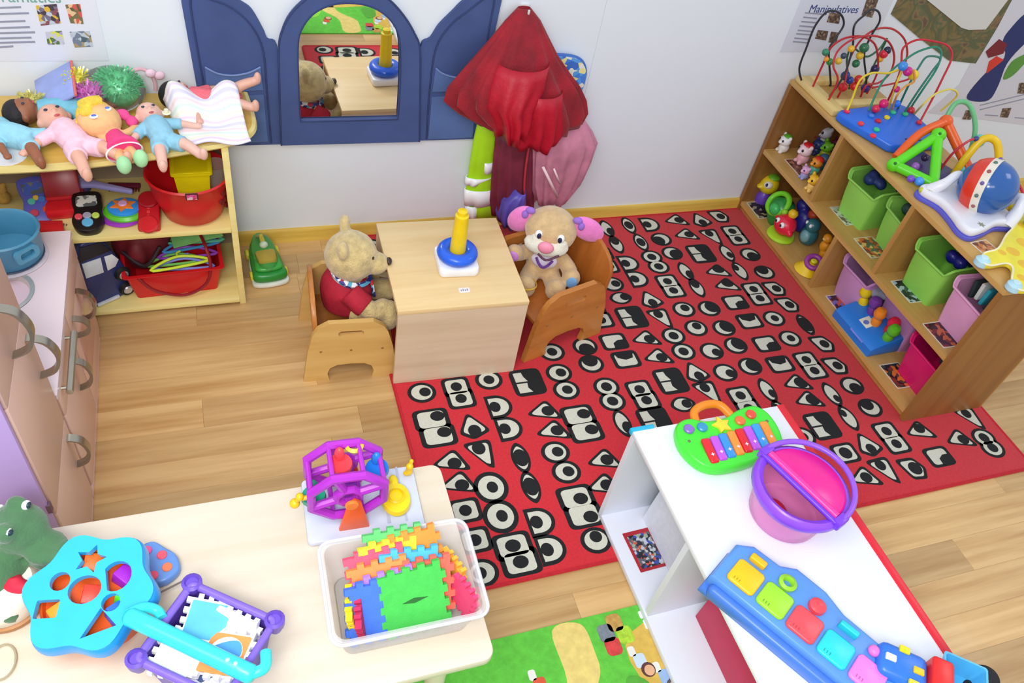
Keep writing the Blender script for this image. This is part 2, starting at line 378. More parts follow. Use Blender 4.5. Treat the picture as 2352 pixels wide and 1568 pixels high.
for q, (x, y, hair, top) in enumerate(((.545,-1.66,(120,70,40),(214,90,60)), (.80,-1.665,(96,60,60),(200,220,240)), (.845,-1.715,(90,80,90),(150,180,220)))):
    g = [prism(circ(.018, 14, (x+.012, y-.028)), ZM, ZM+.0012)+(0,), prism(circ(.013, 14, (x+.014, y-.030)), ZM, ZM+.0017)+(1,), prism(rrect(x-.014, x+.016, y-.02, y+.014, .008), ZM, ZM+.0010)+(2,), prism(rrect(x-.02, x-.002, y+.01, y+.035, .006), ZM, ZM+.0010)+(3,)]
    obj('printed_person', g, [M(hair, .95), M((226, 178, 140), .95), M(top, .95), M((230, 232, 226), .95)], mr_, 0)
for x, y, c in ((.745,-1.585,(120,130,140)), (.775,-1.565,(190,150,80)), (.75,-1.62,(210,70,70)), (.79,-1.60,(170,210,60))):
    obj('printed_barrel', [prism(rrect(x-.02, x+.02, y-.022, y+.022, .012), ZM, ZM+.001)], M(c, .95, .2, 90), mr_, 0)
g = [prism([(x, y) for x, y in rrect(.845, .90, -1.572, -1.552, .004)], ZM, ZM+.001), prism(rrect(.848, .866, -1.60, -1.575, .004), ZM, ZM+.001), prism(rrect(.875, .893, -1.592, -1.572, .004), ZM, ZM+.001)]
obj('printed_sign', g, M((236, 238, 240), .95), mr_, 0)

# ================================================================== cube table, stacker
BIRCH = wood((236, 208, 156), (224, 190, 134), 'X', .38, .8); BIRCHY = wood((222, 200, 170), (208, 184, 152), 'X', .42, .8)
tb = thing('cube_table', 'low pale birch plywood cube table between the two toddler chairs', 'table', (.592, -.528, .008), math.radians(-2.0))
TX, TY, TH = .190, .193, .303
obj('tabletop', box(-TX, TX, -TY, TY, TH-.016, TH, .002), BIRCH, tb)
obj('front_panel', box(-TX+.002, TX-.002, -TY+.001, -TY+.016, 0, TH-.016), BIRCHY, tb)
obj('back_panel', box(-TX+.002, TX-.002, TY-.016, TY-.001, 0, TH-.016), BIRCHY, tb)
obj('shelf_panel', box(-TX+.06, TX-.06, -TY+.016, TY-.016, .12, .134), BIRCHY, tb)
st = obj('name_sticker', [prism(rrect(-.016, .016, -.010, .010, .004), 0, .0006)], M((240, 232, 228), .5), tb, 0, (.012, -.128, TH))
obj('sticker_writing', [box(-.011+.006*i, -.0075+.006*i, -.004, .004 if i % 2 else .002, .0006, .0009) for i in range(4)], M((150, 150, 170), .6), st, 0)
sk = thing('ring_stacker', 'yellow post stacker holding one blue ring on a white base, on the cube table', 'toy', (.603, -.545, .3114), math.radians(-4)); sk.scale = (1.18, 1.18, 1.2)
obj('base', [prism(rrect(-.050, .050, -.050, .050, .014), 0, .024, .006)], M((240, 240, 244), .3), sk)
obj('post', [lathe([(.020, .022), (.020, .05), (.0165, .135), (.0165, .150), (.012, .153), (.012, .162), (0, .164)], 24)], M((240, 206, 20), .3), sk)
obj('ring', [lathe([(.034+.017*math.cos(a), .039+.015*math.sin(a)) for a in [2*PI*i/14 for i in range(15)]], 32)], M((38, 98, 226), .25), sk)

# ================================================================== toddler chairs
def chair(label, loc, rz, mir, body, dark, hgt=.235, sc=1.0, bk=.112, bt=.10):
    """chair opens towards +x (mir=1) ; side panels face -y / +y"""
    c = thing('toddler_chair', label, 'chair', loc, rz, 'toddler chairs at the cube table')
    w2, dp = .137, .135; c.scale = (sc, sc, sc)
    def side_poly():
        o = [(-w2, 0), (-w2+.075, 0)]
        o += [(x, z) for x, z in [(-.068, .03), (-.06, .052), (-.04, .064), (0, .067), (.04, .064), (.06, .052), (.068, .03)]]
        o += [(w2-.075, 0), (w2, 0)]
        o += [(w2-.016, hgt*.55), (w2-.032, hgt-.045), (w2-.045, hgt-.02), (w2-.075, hgt), (-w2+.075, hgt), (-w2+.045, hgt-.02), (-w2+.03, hgt-.045), (-w2+.016, hgt*.55)]
        return o
    def panel(y0):
        pl = side_poly(); bm = bmesh.new()
        def ring(p, y): return [bm.verts.new((x, y, z)) for x, z in p]
        hole = rrect(-.036, .036, hgt-.052, hgt-.032, .0095, 4)
        es = []
        loops = []
        for p in (pl, hole):
            vs = ring(p, y0); loops.append(vs)
            for i in range(len(vs)): es.append(bm.edges.new((vs[i], vs[(i+1) % len(vs)])))
        r = bmesh.ops.triangle_fill(bm, use_beauty=True, edges=es)
        fs = [f for f in r['geom'] if isinstance(f, bmesh.types.BMFace)]
        ex = bmesh.ops.extrude_face_region(bm, geom=fs)
        for v in [q for q in ex['geom'] if isinstance(q, bmesh.types.BMVert)]: v.co.y += .016
        return _bm(bm)
    obj('side_panel', [panel(-dp)], body, c, 30); obj('side_panel', [panel(dp-.016)], body, c, 30)
    obj('seat', box(-.10, .125, -dp+.016, dp-.016, .10, .114, .003), dark, c)
    xb = -mir*bk
    obj('backrest', [T(prism([(-dp+.017, .10), (dp-.017, .10), (dp-.017, .215)]+[((dp-.017)*math.cos(a), .215+.07*math.sin(a)) for a in [PI*i/14 for i in range(1, 14)]]+[(-dp+.017, .215)], -.007, .007, .003), rot=(PI/2, 0, PI/2)) ], dark, c, 35, (xb, 0, 0), (0, -mir*bt, 0))
    for x in (-.085, .0, .09): obj('screw_plug', [disc((x, -dp-.0012, .125+.02*abs(x)*10*0), .004, .003, 10, axis='y')], M((150, 105, 50), .5), c)
    return c
OAK = wood((218, 178, 108), (204, 160, 88), 'X', .35, .8); OAKD = wood((196, 128, 62), (176, 108, 48), 'Z', .35, .8)
ORG = wood((200, 132, 62), (182, 112, 46), 'X', .35, .8); ORGD = wood((190, 112, 46), (170, 96, 36), 'Z', .35, .8)
chair('honey wood toddler chair with slotted side panel, teddy bear seated in it', (.288, -.53, 0), math.radians(-4), 1, OAK, OAKD, .235, 1.0, .092, .03)
chair('darker orange wood toddler chair with slotted side panel, plush puppy seated in it', (.925, -.508, .008), math.radians(16), -1, ORG, ORGD, .225, 1.14, .105, .10)
# ================================================================== cubby shelf on the right
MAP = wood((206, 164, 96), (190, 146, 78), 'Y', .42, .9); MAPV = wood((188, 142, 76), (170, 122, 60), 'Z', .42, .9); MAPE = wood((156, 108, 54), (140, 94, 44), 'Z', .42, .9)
cs = thing('cubby_shelf', 'long low maple cubby shelf standing end-on to the wall, full of toys', 'shelf', (1.985, 0, .008))
SD, SL, SH, BT = .335, 1.155, .578, .018
obj('top_board', box(0, SD, -SL, -.006, SH-BT, SH, .002), MAP, cs)
obj('middle_board', box(.002, SD-.006, -SL+BT, -.006-BT, .272, .290), MAP, cs)
obj('bottom_board', box(.002, SD-.006, -SL+BT, -.006-BT, .022, .040), MAP, cs)
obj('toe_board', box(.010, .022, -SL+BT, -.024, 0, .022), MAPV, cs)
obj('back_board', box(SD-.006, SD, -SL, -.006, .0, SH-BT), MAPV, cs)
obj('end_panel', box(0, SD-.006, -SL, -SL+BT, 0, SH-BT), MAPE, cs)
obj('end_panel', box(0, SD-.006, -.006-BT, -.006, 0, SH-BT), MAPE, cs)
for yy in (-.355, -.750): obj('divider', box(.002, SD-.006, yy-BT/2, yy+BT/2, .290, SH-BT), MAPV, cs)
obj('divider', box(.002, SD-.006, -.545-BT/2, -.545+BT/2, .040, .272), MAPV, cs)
SX, ZT, ZMID, ZBOT = 1.985, .008+SH, .008+.290, .008+.040

# ================================================================== doll shelf
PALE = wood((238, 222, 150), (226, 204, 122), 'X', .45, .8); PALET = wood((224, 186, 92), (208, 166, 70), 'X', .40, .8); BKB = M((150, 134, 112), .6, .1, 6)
ds = thing('doll_shelf', 'pale yellow three-tier shelf with bowed top, dolls laid along it', 'shelf', (0, 0, 0))
top = [(-1.02, -.02), (.075, -.02), (.085, -.16), (.072, -.225), (.03, -.262), (-.07, -.292), (-.176, -.318), (-.33, -.342), (-.45, -.350), (-.6, -.346), (-.8, -.318), (-1.02, -.26)]
obj('top_board', [prism(top, .560, .580, .002)], PALET, ds)
obj('top_edging', [tube([(x, y, .570) for x, y in cr([(x, y, 0) for x, y in top[1:]], 4) for _ in (0,)] if False else [(p.x, p.y, .570) for p in cr([(x, y, 0) for x, y in top[1:]], 4)], .0105, 6)], PALE, ds)
obj('side_panel', box(-.008, .010, -.298, -.02, 0, .560, .001), PALE, ds)
obj('side_panel', box(-.985, -.967, -.298, -.02, 0, .560, .001), PALE, ds)
obj('shelf_board', box(-.967, -.008, -.302, -.026, .290, .306, .001), PALE, ds)
obj('bottom_board', box(-.967, -.008, -.302, -.026, .012, .028, .001), PALE, ds)
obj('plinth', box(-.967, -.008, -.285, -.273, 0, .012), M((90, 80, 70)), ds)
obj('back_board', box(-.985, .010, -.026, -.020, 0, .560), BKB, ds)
def marks(c, rgb): obj('shelf_writing', [box(c.x+.007*i, c.x+.0035+.007*i, c.y, c.y+(.011 if i % 2 else .008), c.z-.001, c.z) for i in range(5)], M(rgb, .6), ds, 0)
marks(W(372, 337, .5804), (90, 90, 60))
marks(W(125, 520, .3064), (100, 100, 96))

# ================================================================== pink play kitchen
PKT = M((232, 212, 216), .4, .02, 5); PKF = M((222, 186, 170), .42, .03, 5); PKW = M((236, 206, 216), .4, .02, 5); LIL = M((184, 156, 210), .45, .03, 5); STEEL = M((170, 164, 150), .28, .05, 20, metal=.85); STEELL = M((214, 212, 204), .3, .03, 20, metal=.6)
kx = -.405
k1 = thing('play_kitchen_counter', 'pink play kitchen counter with grey arch handles, sink and blue pot on it', 'play kitchen', (kx, 0, 0))
KY0, KY1, KH = -.948, -.385, .398
obj('carcass', box(-.33, -.012, KY0+.004, KY1, .03, KH-.014), PKW, k1)
obj('plinth', box(-.33, -.004, KY0+.004, KY1, 0, .03), PKW, k1)
CTX0, CTX1, CTY0, CTY1 = -.34, .004, KY0+.002, KY1+.004
bm = bmesh.new()
outer = [bm.verts.new((x, y, KH)) for x, y in ((CTX0, CTY0), (CTX1, CTY0), (CTX1, CTY1), (CTX0, CTY1))]
inner = [bm.verts.new((-.125+.062*math.cos(2*PI*i/28), -.600+.075*math.sin(2*PI*i/28), KH)) for i in range(28)]
es = [bm.edges.new((l[i], l[(i+1) % len(l)])) for l in (outer, inner) for i in range(len(l))]
r_ = bmesh.ops.triangle_fill(bm, use_beauty=True, edges=es); fs = [f for f in r_['geom'] if isinstance(f, bmesh.types.BMFace)]
ex = bmesh.ops.extrude_face_region(bm, geom=fs)
for v in [q for q in ex['geom'] if isinstance(q, bmesh.types.BMVert)]: v.co.z -= .014
obj('worktop', [_bm(bm)], PKT, k1, 30)
obj('sink_bowl', [lathe([(.074, .001), (.062, .0005), (.058, -.012), (.048, -.05), (.0, -.055)], 28, (-.125, -.600, KH), sx=.84, cap=False)], STEELL, k1, 40)
obj('tap', [tube(cr([(-.17, -.565, KH), (-.17, -.565, KH+.045), (-.155, -.575, KH+.062), (-.125, -.592, KH+.050)], 5), .006, 8)], STEELL, k1)
obj('hob_ring', [lathe([(.030, 0), (.082, 0), (.085, .003), (.082, .005), (.030, .005)], 32, (-.125, -.470, KH))], M((206, 196, 204), .3), k1)
obj('drawer_front', box(-.010, .004, KY0+.012, KY0+.26, .318, KH-.018, .002), PKF, k1)
obj('drawer_front', box(-.010, .004, KY0+.268, KY1-.006, .318, KH-.018, .002), PKF, k1)
obj('door', box(-.010, .003, KY0+.012, KY0+.26, .04, .312, .002), PKF, k1)
dw = obj('oven_door', box(-.010, .003, KY0+.268, KY1-.006, .04, .312, .002), PKF, k1)
obj('oven_window', [T(prism(rrect(-.095, .095, -.07, .07, .02), 0, .003), rot=(PI/2, 0, PI/2), loc=(.003, KY0+.41, .18))], M((200, 150, 140), .2), dw)
obj('towel_rail', [tube([(.022, KY0+.03, .372), (.022, KY0+.215, .372)], .008, 10), tube([(.0, KY0+.045, .372), (.022, KY0+.045, .372)], .004, 6), tube([(0, KY0+.2, .372), (.022, KY0+.2, .372)], .004, 6)], STEEL, k1)
def arch(name, y, z, par, ln=.10, out=.034, m=STEEL):
    pts = cr([(.002, 0, -ln/2), (out*.7, 0, -ln*.36), (out, 0, 0), (out*.7, 0, ln*.36), (.002, 0, ln/2)], 4)
    o = []
    for p in pts: o.append([(p.x+dx, y+dy, z+p.z) for dx, dy in ((0, -.010), (.007, -.010), (.007, .010), (0, .010))])
    obj(name, [loft(o, True, True)], m, par, 40)
arch('handle', -.764, .262, k1); arch('handle', -.520, .262, k1); arch('handle', -.640, .300, k1, .06)
k2 = thing('play_fridge', 'tall pink and lilac play fridge in front of the kitchen counter', 'play kitchen', (kx, 0, 0))
FY0, FY1, FHh = -1.212, -.950, .98
obj('carcass', box(-.32, -.012, FY0+.006, FY1, .03, FHh), PKW, k2)
obj('plinth', box(-.32, -.004, FY0+.006, FY1, 0, .03), PKW, k2)
obj('side_panel', box(-.322, -.001, FY0-.006, FY0+.006, 0, FHh, .002), LIL, k2)
d1 = obj('door', box(-.010, .003, FY0+.010, FY1-.004, .04, .325, .002), PKF, k2); d2 = obj('door', box(-.010, .003, FY0+.010, FY1-.004, .330, .66, .002), PKF, k2)
d3 = obj('door', box(-.010, .003, FY0+.010, FY1-.004, .665, FHh-.01, .002), PKF, k2)
arch('handle', -.987, .250, d1, .10); arch('handle', -.992, .570, d2, .11, .044)
arch('handle', -1.085, .735, d3, .12, .044)
obj('hinge', box(-.004, .004, FY0-.008, FY0+.004, .36, .385), M((110, 80, 100), .5), k2)

# ================================================================== white storage shelf in the foreground
WH = M((238, 242, 250), .4, .01, 6); WHI = M((226, 230, 242), .45, .01, 6); RTR = M((226, 34, 52), .35); BTR = M((40, 178, 222), .35)
ws = thing('white_toy_shelf', 'low white shelf unit with red edge trim, toys on its top', 'shelf', (.848, -1.268, .008))
WD, WL, WHH = .420, .80, .372
ws.rotation_euler = (0, 0, math.radians(0.6))
obj('top_board', box(0, WD, -WL, 0, WHH-.016, WHH, .002), WH, ws)
obj('bottom_board', box(0, WD, -WL, 0, .0, .018, .001), WHI, ws)
obj('end_panel', box(0, WD, -.016, 0, .018, WHH-.016), WHI, ws)
obj('end_panel', box(0, WD, -WL, -WL+.016, .018, WHH-.016), WHI, ws)
obj('divider', box(.004, WD-.008, -.310, -.294, .018, WHH-.016), WHI, ws)
obj('back_board', box(WD-.008, WD, -WL, 0, 0, WHH-.016), WHI, ws)
obj('edge_trim', [box(WD-.006, WD+.016, -WL, .002, WHH-.018, WHH+.003, .004), box(WD+.014, WD+.019, -WL, .002, WHH-.03, WHH-.014, .002)], RTR, ws)
obj('corner_trim', box(-.004, .060, -.002, .010, WHH-.014, WHH+.003, .003), BTR, ws)
sl = obj('edge_sticker', box(WD+.0195, WD+.0205, -.47, -.36, WHH-.03, WHH-.012), M((240, 240, 244), .5), ws)
obj('sticker_mark', [box(WD+.0206, WD+.021, -.45+.012*i, -.444+.012*i, WHH-.027, WHH-.016) for i in range(5)], M((120, 120, 130), .6), sl)
WX, WY = .848, -1.268

# ================================================================== wooden table in the foreground
ASH = wood((228, 217, 198), (220, 205, 180), 'X', .36, .6)
wt = thing('play_table', 'long pale wooden table covered with plastic toys, nearest the viewer', 'table', (0, 0, 0))
ZW = .42
obj('tabletop', [prism(rrect(-.95, .360, -1.728, -1.293, .022), ZW-.024, ZW, .004)], ASH, wt)
obj('apron', [box(-.90, .31, -1.30-.03, -1.30-.012, ZW-.075, ZW-.024), box(-.90, .31, -1.708, -1.690, ZW-.075, ZW-.024), box(.292, .31, -1.69, -1.33, ZW-.075, ZW-.024)], ASH, wt)
for x, y in ((-.86, -1.34), (-.86, -1.68), (.27, -1.34), (.27, -1.68)): obj('leg', [cyl((x, y, .007 if x > 0 else 0), .017, ZW-.026, 16, .022)], ASH, wt)
# ================================================================== patterned print material
def pat(cols, scale=20, rough=.6, kind='VORONOI', dist=0.0):
    k = ('pat', tuple(cols), scale, rough, kind, dist)
    if k in MATS: return MATS[k]
    m = bpy.data.materials.new('print'); m.use_nodes = True; nt = m.node_tree; b = nt.nodes['Principled BSDF']; L = nt.links.new
    tc = nt.nodes.new('ShaderNodeTexCoord'); r = nt.nodes.new('ShaderNodeValToRGB'); r.color_ramp.interpolation = 'CONSTANT'
    if kind == 'VORONOI':
        v = nt.nodes.new('ShaderNodeTexVoronoi'); v.inputs['Scale'].default_value = scale; sp = nt.nodes.new('ShaderNodeSeparateColor')
        L(tc.outputs['Object'], v.inputs['Vector']); L(v.outputs['Color'], sp.inputs[0]); L(sp.outputs[0], r.inputs['Fac'])
    elif kind == 'NOISE':
        v = nt.nodes.new('ShaderNodeTexNoise'); v.inputs['Scale'].default_value = scale; v.inputs['Detail'].default_value = 3; v.inputs['Distortion'].default_value = dist
        mr = nt.nodes.new('ShaderNodeMapRange'); mr.inputs['From Min'].default_value = .3; mr.inputs['From Max'].default_value = .7
        L(tc.outputs['Object'], v.inputs['Vector']); L(v.outputs['Fac'], mr.inputs['Value']); L(mr.outputs[0], r.inputs['Fac'])
    else:
        v = nt.nodes.new('ShaderNodeTexWave'); v.bands_direction = kind; v.wave_profile = 'SAW'; v.inputs['Scale'].default_value = scale; v.inputs['Distortion'].default_value = dist
        L(tc.outputs['Object'], v.inputs['Vector']); L(v.outputs['Fac'], r.inputs['Fac'])
    if dist: r.color_ramp.interpolation = 'LINEAR'
    n = len(cols); e = r.color_ramp.elements
    while len(e) < n: e.new(.5)
    for i, c in enumerate(cols): e[i].position = i/n; e[i].color = (*lin(c), 1)
    L(r.outputs['Color'], b.inputs['Base Color']); b.inputs['Roughness'].default_value = rough
    MATS[k] = m; return m
def wallpoly(pts, y0, y1, smooth=0):
    """polygon whose corners are points of the wall, thickness from y0 out to y1"""
    return ([Vector((p[0], y, p[1])) for y in (y0, y1) for p in pts],
            [list(range(len(pts))), list(range(len(pts), 2*len(pts)))[::-1]]+[(i, (i+1) % len(pts), len(pts)+(i+1) % len(pts), len(pts)+i) for i in range(len(pts))])
def wp(*px):
    return [((q := V(x, y, 0)).x, q.z) for x, y in px]
def ringpanel(outer, inner, y0, y1):
    bm = bmesh.new(); es = []
    for l in (outer, inner):
        vs = [bm.verts.new((x, y0, z)) for x, z in l]
        es += [bm.edges.new((vs[i], vs[(i+1) % len(vs)])) for i in range(len(vs))]
    r = bmesh.ops.triangle_fill(bm, use_beauty=True, edges=es); fs = [f for f in r['geom'] if isinstance(f, bmesh.types.BMFace)]
    ex = bmesh.ops.extrude_face_region(bm, geom=fs)
    for v in [q for q in ex['geom'] if isinstance(q, bmesh.types.BMVert)]: v.co.y = y1
    return _bm(bm)
def c2(pts, k=5): return [(p.x, p.y) for p in cr([(x, z, 0) for x, z in pts], k)]

# ================================================================== fabric mirror
NVY = M((66, 84, 136), .8, .10, 9, .25, 500); NVYD = M((48, 62, 108), .8, .08, 20); PCK = M((84, 110, 164), .8, .12, 8, .25, 500)
mm = thing('fabric_wall_mirror', 'navy fabric wall mirror with arched glass and two pocketed shutter wings', 'mirror', (0, 0, 0))
outer = c2(wp((645, 326), (641, 215), (639, 105), (645, 68), (664, 28), (700, -8), (745, -34), (795, -44), (845, -34), (890, -8), (925, 30), (950, 72), (961, 108), (961, 215), (960, 318)), 4)
inner = c2(wp((688, 271), (684, 180), (683, 95), (692, 58), (716, 26), (750, 7), (790, 0), (835, 4), (872, 20), (900, 48), (915, 90), (916, 180), (911, 266)), 4)
obj('mirror_surround', [ringpanel(outer, inner, -.003, -.020)], NVY, mm, 30)
cx_ = sum(p[0] for p in inner)/len(inner); cz_ = sum(p[1] for p in inner)/len(inner)
big = [(cx_+(x-cx_)*1.02, cz_+(z-cz_)*1.02) for x, z in inner]
gm = bpy.data.materials.new('mirror_glass'); gm.use_nodes = True; b_ = gm.node_tree.nodes['Principled BSDF']
b_.inputs['Base Color'].default_value = (.86, .86, .84, 1); b_.inputs['Metallic'].default_value = 1; b_.inputs['Roughness'].default_value = .015
obj('mirror_glass', [wallpoly(big, -.004, -.010)], gm, mm, 0)
obj('seam', [tube([(x, -.021, z) for x, z in inner], .0022, 6, True)], NVYD, mm); obj('seam', [tube([(x, -.019, z) for x, z in outer], .0030, 6)], NVYD, mm)
lw = c2(wp((648, 326), (642, 215), (636, 103), (614, 86), (604, 64), (578, 19), (553, 0), (515, -25), (470, -42), (412, -50)), 4)+wp((416, 0), (445, 159), (475, 331))
rw = c2(wp((958, 318), (961, 200), (964, 103), (987, 83), (1006, 54), (1038, 22), (1060, 0), (1100, -28), (1156, -46)), 4)+wp((1149, 0), (1133, 73), (1096, 314))
for nm, pl, cv, pk1, pk2 in (('left', lw, ((622, 322), (612, 205), (603, 110), (575, 52), (530, 12), (480, -8), (436, -20), (462, 159), (490, 322)), ((470, 147), (500, 162), (535, 166), (570, 160), (597, 147), (603, 200), (540, 204), (475, 206)), ((477, 217), (540, 214), (604, 211), (614, 318), (545, 322), (487, 324))),
                        ('right', rw, ((977, 314), (984, 205), (998, 108), (1030, 55), (1070, 22), (1130, -15), (1118, 75), (1080, 308)), ((998, 150), (1015, 163), (1050, 172), (1100, 168), (1094, 200), (1045, 203), (990, 205)), ((989, 217), (1040, 214), (1092, 211), (1082, 309), (1030, 312), (981, 313)))):
    wg = obj('shutter_wing', [wallpoly(pl, -.001, -.013)], NVY, mm, 30)
    obj('seam', [tube([(x, -.014, z) for x, z in c2(wp(*cv), 4)], .0028, 6)], NVYD, wg)
    a = wp(*pk1); obj('pocket', [wallpoly(a, -.012, -.017)], PCK, wg, 30)
    n = 5 if nm == 'left' else 4
    obj('pocket_binding', [tube([(x, -.018, z) for x, z in c2(a[:n], 4)], .0030, 6)], M((120, 142, 190), .8), wg)
    obj('pocket', [wallpoly(wp(*pk2), -.012, -.017)], PCK, wg, 30)

# ================================================================== posters and prints on the wall
def bars(par, quads, mat, y=-.0034, nm='printed_line'):
    for q in quads: obj(nm, [wallpoly(wp(*q), -.0018, y)], mat, par, 0)
PAP = M((226, 228, 238), .5, .01, 5); GRY = M((150, 152, 168), .6); INK = M((62, 76, 130), .6); GRN = M((120, 170, 150), .6)
p = thing('dramatics_poster', 'white laminated poster headed in green above the dolls, four small photos on it', 'poster', (0, 0, 0))
obj('sheet', [wallpoly([(-.62, .668), (-.268, .668), (-.268, .90), (-.62, .90)], 0, -.002)], PAP, p, 0)
text('heading', 'Dramatics', .040, GRN, p, (-.512, -.0025, .826), STAND)
bars(p, [((0, 15+d), (x1, 13+d), (x1+1, 17+d), (0, 19+d)) for d, x1 in ((0, 48), (14, 66), (32, 0+58), (46, 68), (58, 80), (70, 72), (80, 80), (90, 30))], GRY)
for q, cols in ((((82, 12), (130, 8), (140, 52), (94, 58)), ((120, 110, 130), (70, 60, 70), (220, 180, 60), (190, 200, 210), (140, 80, 90))), (((150, 10), (184, 8), (192, 54), (162, 52)), ((120, 110, 70), (210, 90, 80), (230, 190, 150), (90, 90, 60))),
                (((104, 72), (142, 70), (148, 100), (110, 102)), ((170, 160, 200), (220, 220, 90), (200, 200, 210), (90, 120, 70))), (((160, 72), (206, 70), (214, 106), (172, 108)), ((120, 130, 150), (170, 150, 110), (80, 100, 110), (190, 200, 210)))):
    obj('photo', [wallpoly(wp(*q), -.0018, -.0032)], pat(cols, 90), p, 0)
p = thing('manipulatives_poster', 'white poster headed in navy in the corner behind the bead maze', 'poster', (0, 0, 0))
obj('sheet', [wallpoly([(1.892, .688), (2.20, .688), (2.20, .93), (1.892, .93)], 0, -.002)], M((214, 218, 230), .5, .01, 5), p, 0)
text('heading', 'Manipulatives', .0385, INK, p, (1.940, -.0025, .832), STAND)
bars(p, [((1849-d*.42, 27+d), (1880+e-d*.42, 30+d), (1879+e-d*.42, 33+d), (1848-d*.42, 30+d)) for d, e in ((0, 8), (10, 0), (20, 6), (30, 2), (40, 4), (48, 6), (58, 2), (66, 4))], GRY)
BRN = ((92, 70, 62), (112, 88, 72), (74, 56, 50), (100, 80, 66), (150, 130, 104))
for q in (((1905, 28), (1930, 31), (1926, 54), (1898, 50)), ((1878, 68), (1902, 71), (1896, 92), (1871, 88)), ((1908, 72), (1926, 74), (1920, 100), (1902, 96))): obj('photo', [wallpoly(wp(*q), -.0018, -.0032)], pat(BRN, 140), p, 0)
p = thing('small_photo_sheet', 'narrow white sheet with one brown photo, beside the navy headed poster', 'poster', (0, 0, 0))
obj('sheet', [wallpoly(wp((2015, -12), (2056, -10), (2010, 90), (1975, 80)), 0, -.002)], M((216, 220, 226), .5, .01, 5), p, 0)
obj('photo', [wallpoly(wp((1992, -8), (2018, -6), (2002, 40), (1978, 34)), -.0018, -.0032)], pat(BRN, 140), p, 0)
p = thing('garden_picture', 'olive brown picture hung askew on the wall with a blank white sheet over it', 'picture', (0, 0, 0))
obj('print', [wallpoly(wp((2068, -14), (2046, 32), (2110, 86), (2178, 138), (2240, 145), (2290, 62), (2330, -14)), 0, -.003)], pat(((112, 98, 62), (126, 110, 66), (98, 92, 60), (84, 96, 66), (132, 112, 74), (100, 76, 62)), 9, .5, 'NOISE', 1.5), p, 0)
obj('blank_sheet', [wallpoly(wp((2112, -14), (2206, 62), (2222, 67), (2262, 66), (2322, -14)), -.0028, -.006)], M((214, 214, 210), .5, .01, 5), p, 0)
p = thing('figure_poster', 'white poster with a big navy shape at the far right of the wall', 'poster', (0, 0, 0))
obj('sheet', [wallpoly(wp((2335, -14), (2262, 84), (2205, 190), (2130, 258), (2400, 292), (2440, 40), (2420, -14)), 0, -.002)], M((212, 212, 222), .5, .01, 5), p, 0)
obj('printed_shape', [wallpoly(c2(wp((2390, 10), (2352, 32), (2322, 63), (2303, 92), (2306, 132), (2262, 168), (2221, 217), (2231, 231), (2270, 229), (2292, 195), (2312, 145), (2352, 100), (2400, 60)), 4), -.0018, -.0032)], M((34, 46, 106), .6), p, 0)
obj('printed_shape', [wallpoly(wp((2294, 89), (2263, 118), (2269, 132), (2303, 122), (2312, 100)), -.0018, -.0042)], M((120, 26, 40), .6), p, 0)
obj('printed_shape', [wallpoly(wp((2271, 140), (2288, 128), (2304, 136), (2264, 168)), -.0018, -.0046)], M((214, 56, 40), .6), p, 0)
obj('printed_leaf', [wallpoly(c2(wp((2352, 124), (2322, 142), (2303, 180), (2325, 172), (2356, 140)), 4), -.0018, -.0046)], M((90, 150, 60), .6), p, 0)
for q in (((2218, 252), (2236, 252), (2228, 274), (2210, 273)), ((2302, 248), (2322, 247), (2314, 269), (2296, 268)), ((2340, 190), (2360, 188), (2360, 214), (2336, 214))): obj('photo', [wallpoly(wp(*q), -.0018, -.0036)], pat(BRN, 140), p, 0)
bars(p, [((2250, 240+d), (2352, 215+d), (2352, 217+d), (2250, 242+d)) for d in (0, 10)]+[((2262, 262), (2292, 264), (2291, 266), (2261, 264)), ((2330, 268), (2352, 270), (2352, 272), (2330, 270))], GRY)

# ================================================================== dressing-up clothes on a wall hook
def drape(name, rows, mat, par, folds=14, amp=.12, yb=-.012, n=112, solid=.0016, seed=0.0, jit=.0, open_top=True):
    rings = []
    for i, (xl, xr, y, hd) in enumerate(rows):
        t = i/(len(rows)-1); yc = yb-hd
        a = V(xl, y, yc); b = V(xr, y, yc); cx = (a.x+b.x)/2; hw = (b.x-a.x)/2; cz = (a.z+b.z)/2; sl = (b.z-a.z)/2
        ring = []
        for j in range(n):
            th = 2*PI*j/n; k = 1+amp*min(1, t*1.3)*math.sin(folds*th+seed+.7*math.sin(3*th+seed))
            kk = 1+(k-1)*.55
            ring.append((cx+hw*math.cos(th)*kk, yc-hd*math.sin(th)*k if math.sin(th) > 0 else yc-hd*math.sin(th)*.9, cz+sl*math.cos(th)+jit*t*math.sin(5*th+seed*2)))
        rings.append(ring)
    R = []
    for a, b in zip(rings, rings[1:]):
        for s in (0, .5): R.append([tuple(Vector(p)*(1-s)+Vector(q)*s) for p, q in zip(a, b)])
    R.append(rings[-1])
    return obj(name, [loft(R)], mat, par, 60, solid=solid)
RTUL = M((150, 14, 34), .8, .30, 14, .5, 160, sheen=.15); RSAT = M((186, 16, 44), .5, .18, 12, .3, 90)
t = thing('wall_hook', 'small white wall hook above the red skirt', 'hook', tuple(V(1203, 22, 0)))
obj('plate', box(-.014, .014, -.006, 0, -.012, .02, .002), M((230, 230, 230), .3), t); obj('peg', [tube(cr([(0, -.004, 0), (0, -.03, -.004), (0, -.042, .006), (0, -.044, .018)], 4), .004, 8)], M((220, 220, 220), .3), t)
t = thing('red_tulle_skirt', 'dark red layered tulle skirt hanging from the wall hook', 'skirt')
